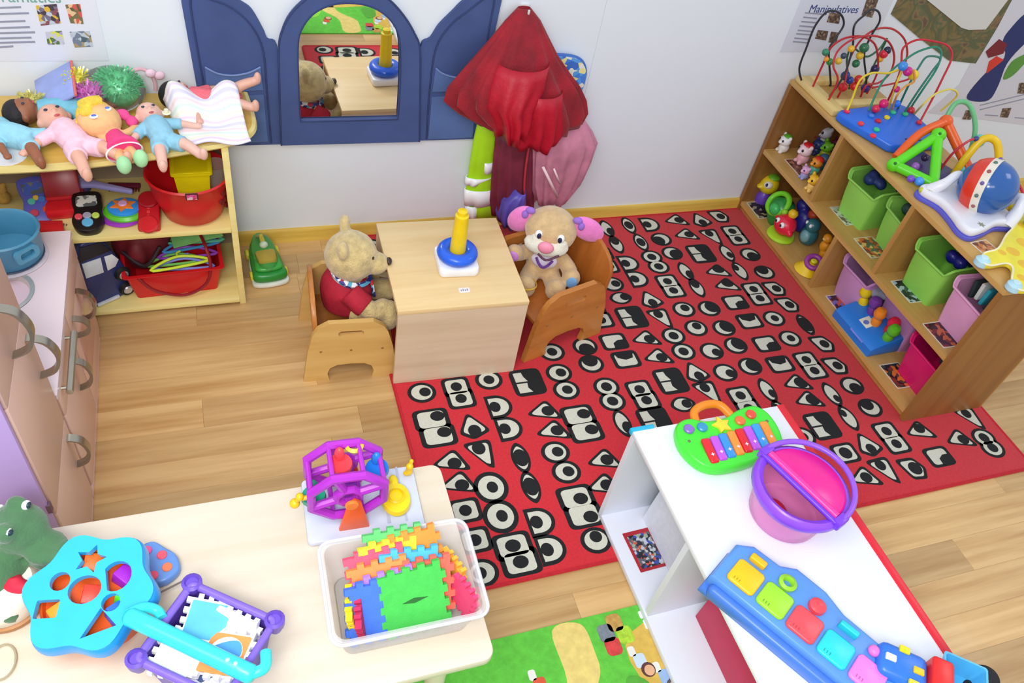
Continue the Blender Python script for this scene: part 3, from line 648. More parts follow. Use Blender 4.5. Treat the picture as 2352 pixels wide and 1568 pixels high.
drape('net_layer', [(1190, 1218, 17, .012), (1162, 1240, 46, .024), (1130, 1258, 86, .036), (1096, 1276, 126, .046), (1062, 1300, 166, .054), (1036, 1322, 200, .060), (1030, 1334, 232, .062), (1064, 1338, 262, .060), (1110, 1326, 288, .056)], RTUL, t, 15, .16, jit=.012)
drape('satin_ruffle', [(1140, 1260, 140, .070), (1120, 1250, 190, .080), (1112, 1222, 232, .084), (1128, 1214, 262, .082), (1136, 1200, 302, .078)], RSAT, t, 9, .14, seed=1.0, jit=.012)
drape('satin_ruffle', [(1180, 1290, 200, .074), (1176, 1292, 262, .070), (1172, 1288, 300, .066), (1178, 1270, 325, .062)], RSAT, t, 10, .16, seed=2.4, jit=.010)
t = thing('high_visibility_vest', 'lime high-visibility vest with wide white reflective bands, hanging beside the mirror', 'vest')
drape('body', [(1098, 1142, 276, .016), (1088, 1140, 320, .018), (1078, 1134, 380, .018), (1070, 1130, 440, .019), (1074, 1136, 502, .020)], M((176, 232, 24), .6, .08, 12), t, 5, .14, -.016)
RFL = M((250, 252, 255), .35, .01)
drape('reflective_band', [(1101, 1134, 368, .0195), (1098, 1134, 392, .0200)], RFL, t, 5, .14, -.016); drape('reflective_band', [(1070, 1132, 404, .0205), (1067, 1103, 420, .0210)], RFL, t, 5, .14, -.016)
drape('reflective_band', [(1067, 1132, 432, .0205), (1066, 1133, 468, .0210)], RFL, t, 5, .14, -.016); drape('reflective_band', [(1068, 1098, 468, .0212), (1070, 1096, 500, .0215)], RFL, t, 5, .14, -.016)
t = thing('maroon_organza_skirt', 'sheer maroon organza skirt hanging below the red tulle skirt', 'skirt')
drape('cloth', [(1140, 1228, 296, .034), (1134, 1226, 350, .036), (1130, 1224, 410, .036), (1128, 1222, 458, .034), (1132, 1220, 492, .030)], M((128, 46, 66), .5, .25, 16, alpha=.90), t, 11, .18, -.014)
obj('waist_ribbon', [tube([(p.x, p.y, p.z) for p in cr([V(1216, 330, -.085), V(1208, 380, -.09), V(1204, 430, -.09), V(1206, 470, -.085)], 5)], .004, 6)], M((190, 60, 70), .4), t)
t = thing('pink_tulle_skirt', 'pale pink tulle skirt bunched beside the maroon one', 'skirt')
drape('net_layer', [(1236, 1338, 268, .030), (1222, 1358, 300, .040), (1216, 1368, 328, .046), (1214, 1352, 372, .046), (1216, 1332, 416, .042), (1228, 1296, 462, .032)], M((226, 150, 176), .8, .2, 16, .3, 120, alpha=.66), t, 13, .16, -.012, jit=.01)
drape('lining', [(1246, 1330, 290, .018), (1236, 1340, 340, .022), (1234, 1322, 400, .022), (1240, 1290, 450, .018)], M((196, 92, 122), .8, .2, 16), t, 9, .16, -.02)
for a, b, wd in (((1244, 384), (1278, 452), 6), ((1270, 388), (1284, 420), 4)):
    q = [V(a[0], a[1], -.112), V(a[0]+wd, a[1]-2, -.112), V(b[0]+wd, b[1], -.112), V(b[0], b[1]+2, -.112)]
    obj('ribbon', [([*q], [(0, 1, 2, 3)])], M((244, 216, 222), .4), t, solid=.002)
t = thing('purple_satin_cloth', 'violet satin cloth trailing under the maroon skirt', 'cloth')
drape('cloth', [(1180, 1204, 428, .050), (1150, 1206, 456, .054), (1142, 1200, 486, .054), (1146, 1186, 508, .050)], M((98, 84, 186), .4, .2, 20), t, 8, .2, -.014, seed=.6)
t = thing('patterned_sun_hat', 'small blue and white patterned hat hanging behind the red skirt', 'hat')
q = [(x, z) for x, z in c2(wp((1262, 120), (1300, 122), (1326, 130), (1338, 150), (1336, 178), (1322, 206), (1290, 200), (1262, 180)), 4)]
obj('crown', [wallpoly(q, -.006, -.030)], pat(((70, 130, 220), (60, 110, 200), (230, 232, 220), (90, 160, 230), (236, 226, 150)), 60), t, 30)
obj('brim', [tube([(x, -.018, z) for x, z in q], .007, 8, True)], M((64, 110, 190), .7), t)
# ================================================================== dolls on the doll shelf
SKIN = (228, 172, 150); SKINP = (232, 184, 168); SKIND = (150, 92, 62)
def limb(a, b, c, r0, r1): return tube(cr([a, b, c], 5), [r0+(r1-r0)*i/10 for i in range(11)], 10)
def doll(label, loc, rz, skin, suit, s=1.0, arms=(60, -60), legs=(18, -18), hair=None, tilt=0.0, lift=(0, 0), sleeves=True, group='dolls on the doll shelf', turn=0.0):
    """lies on its back, head to +y, face up"""
    t = thing('baby_doll', label, 'doll', loc, 0, group, rot=(tilt, 0, rz))
    sk_ = M(skin, .5, .05, 40); g = []; cl = []
    g.append(ell((0, .094*s, .040*s), (.036*s, .038*s, .036*s))); g.append(ell((0, .078*s, .056*s), (.023*s, .018*s, .018*s))); g.append(ell((0, .0745*s, .0745*s), (.006*s,)*3))
    g.append(ell((.035*s, .090*s, .038*s), (.008*s, .010*s, .012*s))); g.append(ell((-.035*s, .090*s, .038*s), (.008*s, .010*s, .012*s)))
    g.append(tube([(0, .07*s, .035*s), (0, .04*s, .032*s), (0, -.03*s, .030*s)], [.018*s, .030*s, .030*s], 12))
    cl.append(tube(cr([(0, .058*s, .034*s), (0, .03*s, .033*s), (0, -.01*s, .032*s), (0, -.045*s, .030*s)], 4), [(.022+.014*math.sin(PI*(.25+.6*i/12)))*s for i in range(13)], 14))
    for sg, an in zip((1, -1), arms):
        a = math.radians(an); d = Vector((math.sin(a), math.cos(a)*-1 if False else -math.cos(a), 0)); p0 = Vector((sg*.030*s, .045*s, .033*s))
        p1 = p0+d*.040*s; p2 = p0+d*.078*s+Vector((0, 0, -.008*s))
        g.append(limb(p0, p1, p2, .013*s, .009*s)); g.append(ell(p2+d*.008*s, (.011*s, .011*s, .009*s)))
        for q in (-.5, 0, .5): g.append(tube([p2, p2+d*.02*s+Vector((-d.y, d.x, 0))*q*.014*s], .0036*s, 6))
        if sleeves: cl.append(limb(p0-d*.005*s, p0+d*.02*s, p0+d*.042*s, .018*s, .0155*s))
    for i, (sg, an) in enumerate(zip((1, -1), legs)):
        a = math.radians(an); d = Vector((math.sin(a), -math.cos(a), 0)); p0 = Vector((sg*.019*s, -.038*s, .030*s)); lf = lift[i]*s
        p1 = p0+d*.045*s+Vector((0, 0, .006*s+lf*.5)); p2 = p0+d*.095*s+Vector((0, 0, -.012*s+lf))
        g.append(limb(p0, p1, p2, .020*s, .013*s)); g.append(ell(p2+d*.006*s+Vector((0, 0, .008*s)), (.012*s, .011*s, .020*s)))
        cl.append(limb(p0-d*.01*s, p0+d*.015*s, p0+d*.036*s+Vector((0, 0, .004*s+lf*.3)), .025*s, .0235*s))
    blob('body', g, sk_, t, .0032*s, 3); blob('suit', cl, M(suit, .85, .08, 60, .3, 300), t, .0034*s, 3)
    for sg in (1, -1):
        obj('eye', [ell((sg*.0145*s, .0885*s, .0735*s), (.0052*s, .0042*s, .003*s), 10, 6)], M((50, 50, 70), .2), t)
    obj('mouth', [ell((0, .0640*s, .0672*s), (.0075*s, .0032*s, .003*s), 10, 6)], M((196, 84, 90), .4), t)
    if hair:
        hg = [ell((.0, .112*s, .034*s), (.043*s, .036*s, .040*s))]
        blob('hair', hg, M(hair, .7, .25, 60, .5, 160), t, .004*s, 2)
    return t
ZD = .5805
def at(px, py, z=ZD): q = W(px, py, z+.03); return (q.x, q.y, z)
doll('pink suited baby doll lying with feet over the shelf edge', (-.352, -.300, ZD+.004), math.radians(30), SKIN, (244, 200, 216), 1.0, (118, -72), (30, -12), tilt=.03)
doll('pale blue suited baby doll with a pacifier lying by the striped blanket', (-.150, -.285, ZD+.004), math.radians(18), SKINP, (146, 200, 222), .90, (72, -50), (34, -14), tilt=.03)
pc = thing('pacifier', 'cream pacifier by the mouth of the pale blue suited doll', 'pacifier', (-.131, -.232, ZD+.062)); obj('shield', [disc((0, 0, 0), .011, .004, 16)], M((238, 232, 200), .4), pc); obj('knob', [lathe([(0, .004), (.006, .005), (.005, .012), (0, .013)], 12)], M((238, 232, 200), .4), pc)
doll('dark skinned baby doll in a pale blue suit at the left end', (-.478, -.272, ZD+.004), math.radians(64), SKIND, (150, 208, 226), .88, (150, -40), (20, -40))
doll('dark skinned doll with black hair lying behind the pink suited doll', (-.385, -.160, ZD+.004), math.radians(98), SKIND, (120, 190, 214), .92, (50, -100), (10, -10), hair=(30, 24, 28))
doll('dark haired doll in a coral suit with legs raised, half under the blanket', (-.022, -.125, ZD+.004), math.radians(72), (222, 170, 150), (236, 110, 122), .92, (50, -60), (22, 2), hair=(22, 20, 22), lift=(.070, .02))
# rag doll
rd = thing('rag_doll', 'yellow haired rag doll in a pink dress and mint green shoes', 'doll', (-.258, -.292, ZD+.002), math.radians(20)); rd.scale = (.88, .88, .88)
ORF = M((240, 190, 132), .8, .06, 40, .2, 300)
blob('body', [ell((-.018, .062, .056), (.060, .056, .052)), tube([(0, .02, .03), (0, -.03, .03)], [.024, .03], 10), limb((.02, .01, .03), (.055, .025, .028), (.075, .045, .026), .013, .014), limb((-.02, .01, .03), (-.05, -.01, .03), (-.070, -.028, .026), .013, .014), limb((.015, -.06, .03), (.018, -.09, .032), (.024, -.115, .03), .015, .013), limb((-.015, -.06, .03), (-.02, -.095, .032), (-.022, -.125, .028), .015, .013)], ORF, rd, .004, 4)
blob('hair', [ell((-.022, .085, .066), (.052, .036, .044)), tube(cr([(-.05, .09, .10), (-.03, .075, .115), (.0, .09, .105)], 5), .016, 8), tube(cr([(-.06, .08, .06), (-.082, .06, .045), (-.084, .03, .03)], 5), .014, 8), ell((-.045, .06, .098), (.022, .022, .014))], M((240, 206, 70), .75, .2, 50, .4, 160), rd, .004, 3)
obj('bonnet', [lathe([(.058, -.012), (.063, 0), (.064, .012), (.058, .016)], 24, a0=-.9, a1=1.9)], M((236, 80, 150), .8), rd, 40, (-.012, .062, .055), (.2, .9, .2), .006)
blob('bonnet_bow', [ell((.052, .085, .05), (.022, .018, .016)), ell((.068, .055, .04), (.018, .022, .016))], M((236, 80, 150), .8), rd, .004, 3)
blob('dress', [tube([(0, .022, .032), (0, -.02, .034), (0, -.055, .032), (0, -.068, .030)], [.024, .030, .046, .050], 16)], M((240, 66, 134), .85, .1, 60), rd, .004, 2)
obj('dress_hem', [T(lathe([(.048, -.002), (.051, 0), (.052, .006), (.048, .008)], 24, sy=.62), rot=(PI/2, 0, 0), loc=(0, -.068, .030))], M((240, 232, 236), .8), rd, 40)
obj('collar', [T(lathe([(.022, -.003), (.027, 0), (.022, .006)], 18), rot=(PI/2, 0, 0), loc=(0, .022, .032))], M((220, 214, 70), .8), rd, 40)
for x, y in ((.026, -.126), (-.024, -.138)): blob('shoe', [ell((x, y, .034), (.020, .020, .028))], M((168, 224, 168), .8, .06, 40), rd, .004, 2)
for x, y, r in ((-.036, .028, .0), (.008, .050, 0)):
    e = obj('eye', [ell((x, y, .098+(0 if x > 0 else -.002)), (.012, .010, .004), 14, 8)], M((244, 246, 250), .3), rd); obj('iris', [ell((x, y, .1015+(0 if x > 0 else -.002)), (.007, .0055, .0022), 12, 6)], M((80, 110, 220), .3), e)
# pom-pom bag
pb = thing('pompom_bag', 'clear bag of shiny yellow, pink and green pompoms with a lavender flap', 'bag', (-.318, -.085, ZD+.001), math.radians(-4))
def tuft(name, c, r, rgb, n=90, seed=1):
    rn = random.Random(seed); gs = [ell(c, [q*.78 for q in r], 16, 10)]; n = int(n*1.8)
    for i in range(n):
        d = Vector((rn.gauss(0, 1), rn.gauss(0, 1), abs(rn.gauss(0, 1))*.9)).normalized(); a = Vector((d.x*r[0], d.y*r[1], d.z*r[2])); k = Vector((rn.uniform(-1, 1), rn.uniform(-1, 1), rn.uniform(-1, 1)))*.012
        gs.append(tube([Vector(c)+a*.55, Vector(c)+a*.85+k*.5, Vector(c)+a*1.0+k*.8], [.0022, .0024, .0018], 4))
    return obj(name, gs, M(rgb, .25, .3, 60, metal=.15, coat=.4), pb, 60)
tuft('yellow_pompom', (-.028, .015, .050), (.036, .042, .046), (226, 216, 70), 80, 2); tuft('pink_pompom', (.004, -.030, .044), (.044, .036, .040), (220, 120, 200), 90, 3); tuft('green_pompom', (.070, .005, .050), (.060, .058, .052), (96, 210, 140), 190, 4)
fl_ = obj('lavender_flap', [box(-.055, .055, -.075, .075, -.004, .004, .003)], M((150, 166, 226), .35, .12, 24), pb, 35, (-.082, -.012, .058), (.10, -.50, .12))
obj('flap_binding', [tube([(.057, -.076, .0), (.057, .076, .0)], .0036, 6)], M((236, 110, 100), .5), fl_)
tuft('straw_pompom', (-.136, -.040, .028), (.034, .030, .032), (214, 206, 120), 80, 6)
CLR = M((246, 246, 250), .12, .0, trans=.96)
obj('clear_wrap', [ell((.055, -.002, .052), (.082, .070, .058), 22, 12)], CLR, pb, 60)
# striped blanket
rn = random.Random(5); NX, NY = 26, 22; vs = []; q00, q10, q11, q01 = (-.150, -.085), (.048, -.090), (.070, -.298), (-.095, -.302)
bl = thing('doll_blanket', 'white doll blanket with pastel stripes spread over the dolls at the right end', 'blanket')
for j in range(NY+1):
    for i in range(NX+1):
        u, v_ = i/NX, j/NY; x = (q00[0]*(1-u)+q10[0]*u)*(1-v_)+(q01[0]*(1-u)+q11[0]*u)*v_; yy = (q00[1]*(1-u)+q10[1]*u)*(1-v_)+(q01[1]*(1-u)+q11[1]*u)*v_
        h = .070*math.exp(-((yy+.135)/.055)**2)*min(1, u*6+.3)*(.75+.25*math.sin(u*9)) + .010+.007*math.sin(u*8+v_*5)*math.sin(v_*7+1)
        vs.append(Vector((x, yy, ZD+h+.012*(1-v_))))
fs = [(j*(NX+1)+i, j*(NX+1)+i+1, (j+1)*(NX+1)+i+1, (j+1)*(NX+1)+i) for j in range(NY) for i in range(NX)]
obj('cloth', [(vs, fs)], pat(((246, 242, 240), (246, 242, 240), (236, 208, 236), (246, 242, 240), (244, 242, 214), (246, 242, 240), (214, 236, 222), (246, 242, 240), (244, 214, 220), (246, 242, 240), (218, 214, 236)), 4.2, .85, 'Y', .6), bl, 60, solid=.003)
hb = thing('doll_headband', 'pale pink doll headband with a bow propped against the wall', 'headband', (-.195, -.045, ZD), math.radians(15))
obj('band', [tube([(.036*math.cos(a), 0, .036+.050*math.sin(a)) for a in [-.4+(PI+.8)*i/20 for i in range(21)]], .005, 8)], M((222, 176, 186), .7), hb)
obj('bow', [ell((.028, -.006, .072), (.014, .008, .012)), ell((.050, -.006, .062), (.014, .008, .012))], M((238, 200, 216), .7), hb)
pn = tag(obj('paper_doily', [prism(circ(.045, 20), 0, .0015)], M((238, 236, 238), .7), None, 0, (-.505, -.305, ZD)), 'white paper scrap under the left end dolls', 'paper')

# ================================================================== middle tier: toy phones and basket
ZMD = .3065
def phone(label, loc, rz, body, keys, s=1.0, screen=(210, 214, 206), tilt=.0, cat='toy phone', pinch=.75):
    t = thing('toy_phone', label, cat, loc, 0, 'toy phones on the doll shelf', rot=(tilt, 0, rz))
    o = cr([(0, .062*s, 0), (.030*s, .056*s, 0), (.034*s, .028*s, 0), (.030*s*pinch/.75, 0, 0), (.036*s, -.030*s, 0), (.024*s, -.060*s, 0), (0, -.068*s, 0), (-.024*s, -.060*s, 0), (-.036*s, -.030*s, 0), (-.030*s*pinch/.75, 0, 0), (-.034*s, .028*s, 0), (-.030*s, .056*s, 0)], 4, True)
    obj('case', [prism([(p.x, p.y) for p in o], 0, .024*s, .006*s)], M(body, .35), t)
    obj('screen', [prism(rrect(-.024*s, .024*s, .010*s, .044*s, .008*s), .022*s, .0255*s)], pat((screen, screen, (120, 124, 120), screen, (90, 96, 96)), 90), t, 30)
    for x, y, c, r in keys: obj('button', [disc((x*s, y*s, .0225*s), r*s, .006*s, 14)], M(c, .35), t)
    return t
phone('black toy phone with silver screen and coloured buttons on the middle tier', (-.380, -.218, ZMD+.012), math.radians(2), (26, 22, 26), [(-.019, -.022, (226, 80, 96), .009), (0, -.020, (160, 160, 180), .010), (.019, -.022, (190, 220, 90), .009), (0, -.042, (100, 180, 226), .013)], 1.12, tilt=.22)
phone('blue and white toy phone with red buttons beside the red telephone', (-.512, -.150, ZMD+.02), math.radians(14), (92, 96, 190), [(-.014, -.040, (206, 70, 100), .010), (.016, -.036, (210, 80, 60), .010), (-.012, -.008, (90, 190, 170), .009), (.012, -.006, (70, 120, 200), .009), (0, .0, (226, 190, 70), .007)], 1.08, (70, 100, 190), .55)
def handset(label, loc, rz, tilt, s=1.0):
    t = thing('toy_telephone', label, 'toy phone', loc, 0, 'toy phones on the doll shelf', rot=(tilt, 0, rz)); rm = M((190, 24, 36), .35)
    obj('case', [box(-.030*s, .030*s, -.055*s, .055*s, 0, .026*s, .008*s)], rm, t); obj('earpiece', [disc((0, .040*s, .022*s), .027*s, .014*s, 20)], M((160, 18, 30), .35), t); obj('mouthpiece', [disc((0, -.040*s, .022*s), .027*s, .014*s, 20)], M((206, 36, 44), .35), t)
    for i in range(3): obj('button', [disc((0, -.012*s+.014*s*i, .025*s), .005*s, .004*s, 10)], M((226, 60, 60), .35), t)
    return t
handset('upright red toy handset between the round toy and the red basket', (-.222, -.238, ZMD+.010), math.radians(-4), .40, .98)
t = thing('red_toy_telephone', 'large red box-shaped toy telephone at the back of the middle tier', 'toy phone', (-.442, -.140, ZMD), math.radians(4))
obj('base', [box(-.050, .050, -.075, .040, 0, .034, .010)], M((214, 30, 40), .35), t); obj('cover', [T(box(-.046, .046, -.050, .050, 0, .030, .008), loc=(0, .018, .062), rot=(1.05, 0, 0))], M((150, 16, 26), .35), t); obj('ridge', [box(-.045, .045, -.030, -.018, .034, .046, .004)], M((200, 40, 46), .35), t); obj('key', [disc((.042, -.068, .030), .006, .006, 12)], M((240, 232, 220), .35), t)
t = tag(obj('red_wedge_block', [prism([(-.036, 0), (.036, 0), (.036, .018), (-.036, .030)], -.02, .02, .003)], M((214, 36, 44), .4), None, 35, (-.478, -.262, ZMD), (PI/2, 0, .12)), 'small red wedge block at the left front of the middle tier', 'toy block')
t = thing('toy_hairbrush', 'lavender toy hairbrush lying at the back of the middle tier', 'hairbrush', (-.355, -.110, ZMD+.030), math.radians(-24))
o = cr([(-.11, 0, 0), (-.095, .020, 0), (-.05, .026, 0), (-.01, .012, 0), (.06, .008, 0), (.095, .006, 0), (.10, 0, 0), (.095, -.006, 0), (.06, -.008, 0), (-.01, -.012, 0), (-.05, -.026, 0), (-.095, -.020, 0)], 4, True)
obj('handle', [prism([(p.x, p.y) for p in o], 0, .014, .005)], M((172, 166, 226), .35), t); obj('bristle_pad', [prism(rrect(-.09, -.03, -.017, .017, .012), -.020, .001)], M((80, 66, 120), .7), t)
t = tag(obj('maroon_comb', [box(-.045, .045, -.009, .009, 0, .012, .003)]+[box(-.04+.008*i, -.036+.008*i, -.024, -.008, .002, .010) for i in range(11)], M((110, 26, 50), .4), None, 35, (-.292, -.075, ZMD), (0, 0, -.12)), 'dark maroon comb at the back of the middle tier', 'comb')
t = thing('electronic_toy', 'round purple, green and blue toy with an orange star face on the middle tier', 'toy', (-.295, -.222, ZMD), math.radians(-10))
obj('base', [lathe([(0, 0), (.044, 0), (.052, .008), (.050, .016), (0, .016)], 28, sx=1.1)], M((160, 56, 196), .35), t); obj('rim', [lathe([(0, .014), (.048, .014), (.050, .022), (.044, .030), (0, .030)], 28, (.008, .006, 0), sx=1.15)], M((96, 196, 40), .35), t); obj('dial', [lathe([(0, .028), (.040, .028), (.040, .036), (.034, .040), (0, .040)], 28, (.008, .008, 0), sx=1.1)], M((50, 150, 236), .35), t)
obj('star', [prism([(x*1.1+.006, y+.008) for x, y in star(.032, .018, 6)], .038, .044, .002)], M((240, 130, 50), .35), t); obj('star_button', [disc((.006, .008, .043), .012, .006, 16)], M((214, 170, 214), .3), t)
# red basket with yellow tub
t = thing('red_basket', 'red plastic basket with cut-out holes holding a yellow tub on the middle tier', 'basket', (-.104, -.212, ZMD), 0); t.scale = (1.1, 1.1, 1.16)
REDP = M((208, 24, 34), .35, .05, 10)
obj('bowl', [lathe([(0, 0), (.060, 0), (.074, .010), (.094, .075), (.100, .118), (.105, .122), (.101, .126), (.095, .120), (.088, .075), (.068, .014), (0, .010)], 40)], REDP, t, 50)
obj('handle', [tube([(.098*math.cos(a), .02, .118+.105*math.sin(a)) for a in [PI*i/20 for i in range(21)]], .006, 8)], M((150, 20, 40), .35), t)
for i, (a, z) in enumerate(((-.62, .090), (-.42, .092), (-.70, .068), (-.50, .066), (-.46, .044))): obj('hole', [T(disc((0, 0, 0), .0075, .004, 12), rot=(0, PI/2-.25, a), loc=((.084+z*.12)*math.cos(a)*1.012, (.084+z*.12)*math.sin(a)*1.012, z))], M((110, 10, 20), .6), t)
t2 = thing('yellow_tub', 'bright yellow plastic tub standing in the red basket', 'tub', (-.094, -.196, ZMD+.016)); t2.scale = (1.15, 1.1, 1.05)
obj('tub', [lathe([(0, 0), (.046, 0), (.058, .125), (.063, .128), (.063, .134), (.054, .134), (.044, .008), (0, .006)], 4, a0=PI/4, a1=2*PI+PI/4)], M((238, 222, 16), .35), t2, 30); obj('tub_rim', [prism(rrect(-.048, .048, -.048, .048, .008), .126, .133)], M((226, 208, 10), .35), t2)
t3 = thing('clear_jug', 'clear plastic jug leaning in the red basket by the yellow tub', 'jug', (-.030, -.200, ZMD+.030), 0); obj('wall', [lathe([(.024, 0), (.030, .12), (.032, .124), (.029, .12), (.022, .003), (0, .003)], 20)], M((236, 236, 226), .1, 0, trans=.85), t3, 50)
tg = tag(obj('picture_tag', [box(-.016, .016, -.0015, .0015, -.012, .016), (box(-.013, .013, -.0028, -.001, -.009, .013))+(1,)], [M((60, 30, 40), .5), pat(((230, 90, 160), (200, 60, 110), (240, 200, 220)), 80)], None, 0, (-.098, -.330, ZMD+.138), (.35, 0, 0)), 'small pink picture tag on the rim of the red basket', 'tag')
tag(blob('teddy_ornament', [ell((0, 0, .02), (.022, .02, .02)), ell((0, 0, .046), (.018, .016, .016)), ell((.012, 0, .060), .007), ell((-.012, 0, .060), .007)], M((190, 150, 70), .9, .2, 60, .4, 200), None, .003, 3, (-.600, -.12, ZMD)), 'small tan teddy ornament at the far left of the middle tier', 'toy')

# ================================================================== bottom tier: toy car bag, red tub
ZBT = .0285
t = thing('toy_car_bag', 'navy car-shaped bag standing on its tail on the bottom tier', 'bag', (-.395, -.215, ZBT), math.radians(30))
cb = cr([(-.055, 0, 0), (.04, .0, 0), (.058, .03, 0), (.060, .095, 0), (.040, .16, 0), (.012, .225, 0), (-.05, .235, 0), (-.068, .14, 0), (-.066, .03, 0)], 4, True)
obj('body', [T(prism([(p.x, p.y) for p in cb], -.050, .050, .014, 3), rot=STAND)], M((40, 52, 108), .4, .2, 14), t, 40)
obj('roof', [T(prism([(-.064, .180), (.032, .180), (.010, .224), (-.050, .233)], -.0535, .0535, .006), rot=STAND)], M((20, 26, 44), .45), t, 40)
obj('windscreen', [T(prism([(-.058, .122), (-.006, .118), (-.004, .172), (-.058, .176)], .0505, .054, .001), rot=STAND)], M((206, 216, 226), .2), t); obj('side_window', [T(prism([(.006, .118), (.030, .122), (.044, .142), (.030, .168), (.006, .170)], .0505, .054, .001), rot=STAND)], M((214, 222, 230), .2), t)
for x, z in ((.044, .086), (.046, .026)):
    wq = obj('wheel', [T(lathe([(.012, -.004), (.020, -.006), (.024, 0), (.020, .010), (.010, .012), (0, .012)], 20), loc=(x, -.052, z), rot=STAND)], M((20, 20, 24), .6), t); obj('hubcap', [T(lathe([(.014, .0115), (.011, .0145), (.005, .0135), (0, .0145)], 18), loc=(x, -.052, z), rot=STAND)], M((196, 196, 204), .3, metal=.5), wq)
obj('bumper', [box(-.050, .020, -.058, -.046, .004, .014, .004)], M((206, 210, 218), .3), t)
t = thing('red_tub', 'red rectangular tub of coloured hangers and cloth on the bottom tier', 'tub', (-.190, -.180, ZBT), math.radians(3))
def openbox(w0, d0, w1, d1, h, th=.003, r=.012, lip=.008):
    rings = [[(x, y, z) for x, y in rrect(-w/2, w/2, -d/2, d/2, r)] for w, d, z in ((w0*.5, d0*.5, 0), (w0, d0, 0), (w1, d1, h), (w1+2*lip, d1+2*lip, h), (w1+2*lip, d1+2*lip, h+.003), (w1-2*th, d1-2*th, h+.003), (w0-2*th, d0-2*th, th), (w0*.5, d0*.5, th))]
    return loft(rings, True, True)
obj('bowl', [openbox(.235, .150, .272, .178, .098)], REDP, t, 40)
obj('handle', [tube(cr([(-.10, -.092, .095), (-.06, -.10, .045), (.02, -.104, .018), (.085, -.10, .05), (.105, -.085, .11), (.10, -.05, .155), (.09, 0, .165)], 6), .005, 8)], M((140, 20, 34), .35), t)
HG = [((120, 196, 90), .088, -.018), ((206, 230, 60), .104, -.05), ((130, 140, 220), .090, -.045), ((150, 70, 190), .098, .0), ((70, 150, 210), .106, .03), ((90, 190, 150), .112, .05)]
for i, (c, z, y) in enumerate(HG):
    h = thing('toy_hanger', '%s toy coat hanger in the red tub' % ['grass green', 'lime yellow', 'lavender', 'purple', 'sky blue', 'teal'][i], 'hanger', (-.180+.012*i, -.180+y, ZBT+z), math.radians(3+8*math.sin(i*2)))
    obj('bar', [tube(cr([(-.085, -.012, 0), (0, .022, .006), (.085, -.012, 0), (0, -.020, .0)], 5, True), .0045, 8, True)], M(c, .35), h); obj('hook', [tube(cr([(0, .02, .005), (0, .036, .008), (.012, .042, .008)], 4), .003, 6)], M(c, .35), h)
tag(obj('green_folder', [box(-.075, .075, -.055, .055, 0, .006, .002)], M((120, 190, 110), .4, .15, 20), None, 35, (-.115, -.125, ZBT+.150), (.35, -.15, .1)), 'pale green plastic folder on top of the hangers', 'folder')
t = thing('dark_red_cloth_bag', 'dark red and black cloth bag stuffed behind the red tub', 'bag', (-.275, -.130, ZBT))
blob('pouch', [ell((0, 0, .11), (.085, .055, .10)), ell((.05, .01, .17), (.07, .05, .06)), ell((-.01, -.05, .11), (.03, .03, .05))], M((116, 26, 36), .6, .3, 14, .3, 60), t, .008, 4); obj('strap', [tube(cr([(-.05, -.05, .12), (.01, -.10, .10), (.06, -.085, .16)], 5), .006, 6)], M((40, 24, 30), .6), t)
blob('dark_panel', [ell((.085, -.02, .20), (.08, .035, .022), rot=(0, -.35, 0))], M((26, 22, 26), .6), t, .006, 3)

# ================================================================== blue pot on the hob
t = thing('blue_toy_pot', 'blue-grey toy cooking pot with side handle on the play kitchen counter', 'pot', (-.530, -.470, .404), 0)
BP = M((74, 140, 172), .35, .05, 10)
obj('pot', [lathe([(0, 0), (.068, 0), (.076, .008), (.080, .070), (.084, .078), (.080, .082), (.075, .076), (.071, .010), (0, .007)], 36)], BP, t, 50)
obj('handle', [T(ringpanel(rrect(-.030, .030, -.018, .018, .012), rrect(-.018, .018, -.009, .010, .007), 0, .010), loc=(.056, -.064, .048), rot=(0, 0, math.radians(42)))], M((84, 152, 182), .35), t, 35)
obj('base_ring', [lathe([(.060, -.002), (.074, -.002), (.078, .004), (.072, .008), (.060, .006)], 32)], M((52, 70, 96), .3), t, 50)

# ================================================================== green toy vehicle on the floor
t = thing('green_toy_popper', 'green and yellow ride toy with clear dome on the floor beside the doll shelf', 'toy', (.085, -.128, 0), math.radians(6))
gp = cr([(0, .105, 0), (.028, .085, 0), (.046, .02, 0), (.052, -.06, 0), (.050, -.098, 0), (0, -.108, 0), (-.050, -.098, 0), (-.052, -.06, 0), (-.046, .02, 0), (-.028, .085, 0)], 4, True)
obj('sole', [prism([(p.x*1.08, p.y*1.04) for p in gp], .004, .018, .004)], M((226, 230, 220), .35), t); obj('shell', [prism([(p.x, p.y) for p in gp], .018, .052, .012, 3)], M((40, 140, 56), .3), t)
obj('nose', [prism([(p.x*.8, p.y*.9+.006) for p in gp], .050, .066, .010, 3)], M((56, 160, 62), .3), t)
obj('amber_tray', [prism(rrect(-.028, .028, -.062, -.008, .01), .060, .076, .004)], M((206, 160, 40), .3), t)
obj('pusher', [tube([(0, .07, .06), (0, .035, .10), (0, .002, .092)], .007, 10)], M((236, 190, 30), .3), t); obj('pusher_ball', [ell((0, -.002, .092), .012)], M((244, 244, 240), .3), t)
obj('dome', [ell((0, -.008, .06), (.040, .085, .052), 24, 12)], M((226, 246, 226), .06, 0, trans=.96), t, 60)
for sg in (1, -1): obj('wheel', [disc((sg*.054-.006, -.06, .018), .018, .012, 16, axis='x'), disc((sg*.048-.006, .05, .018), .018, .012, 16, axis='x')], M((230, 214, 60), .4), t)
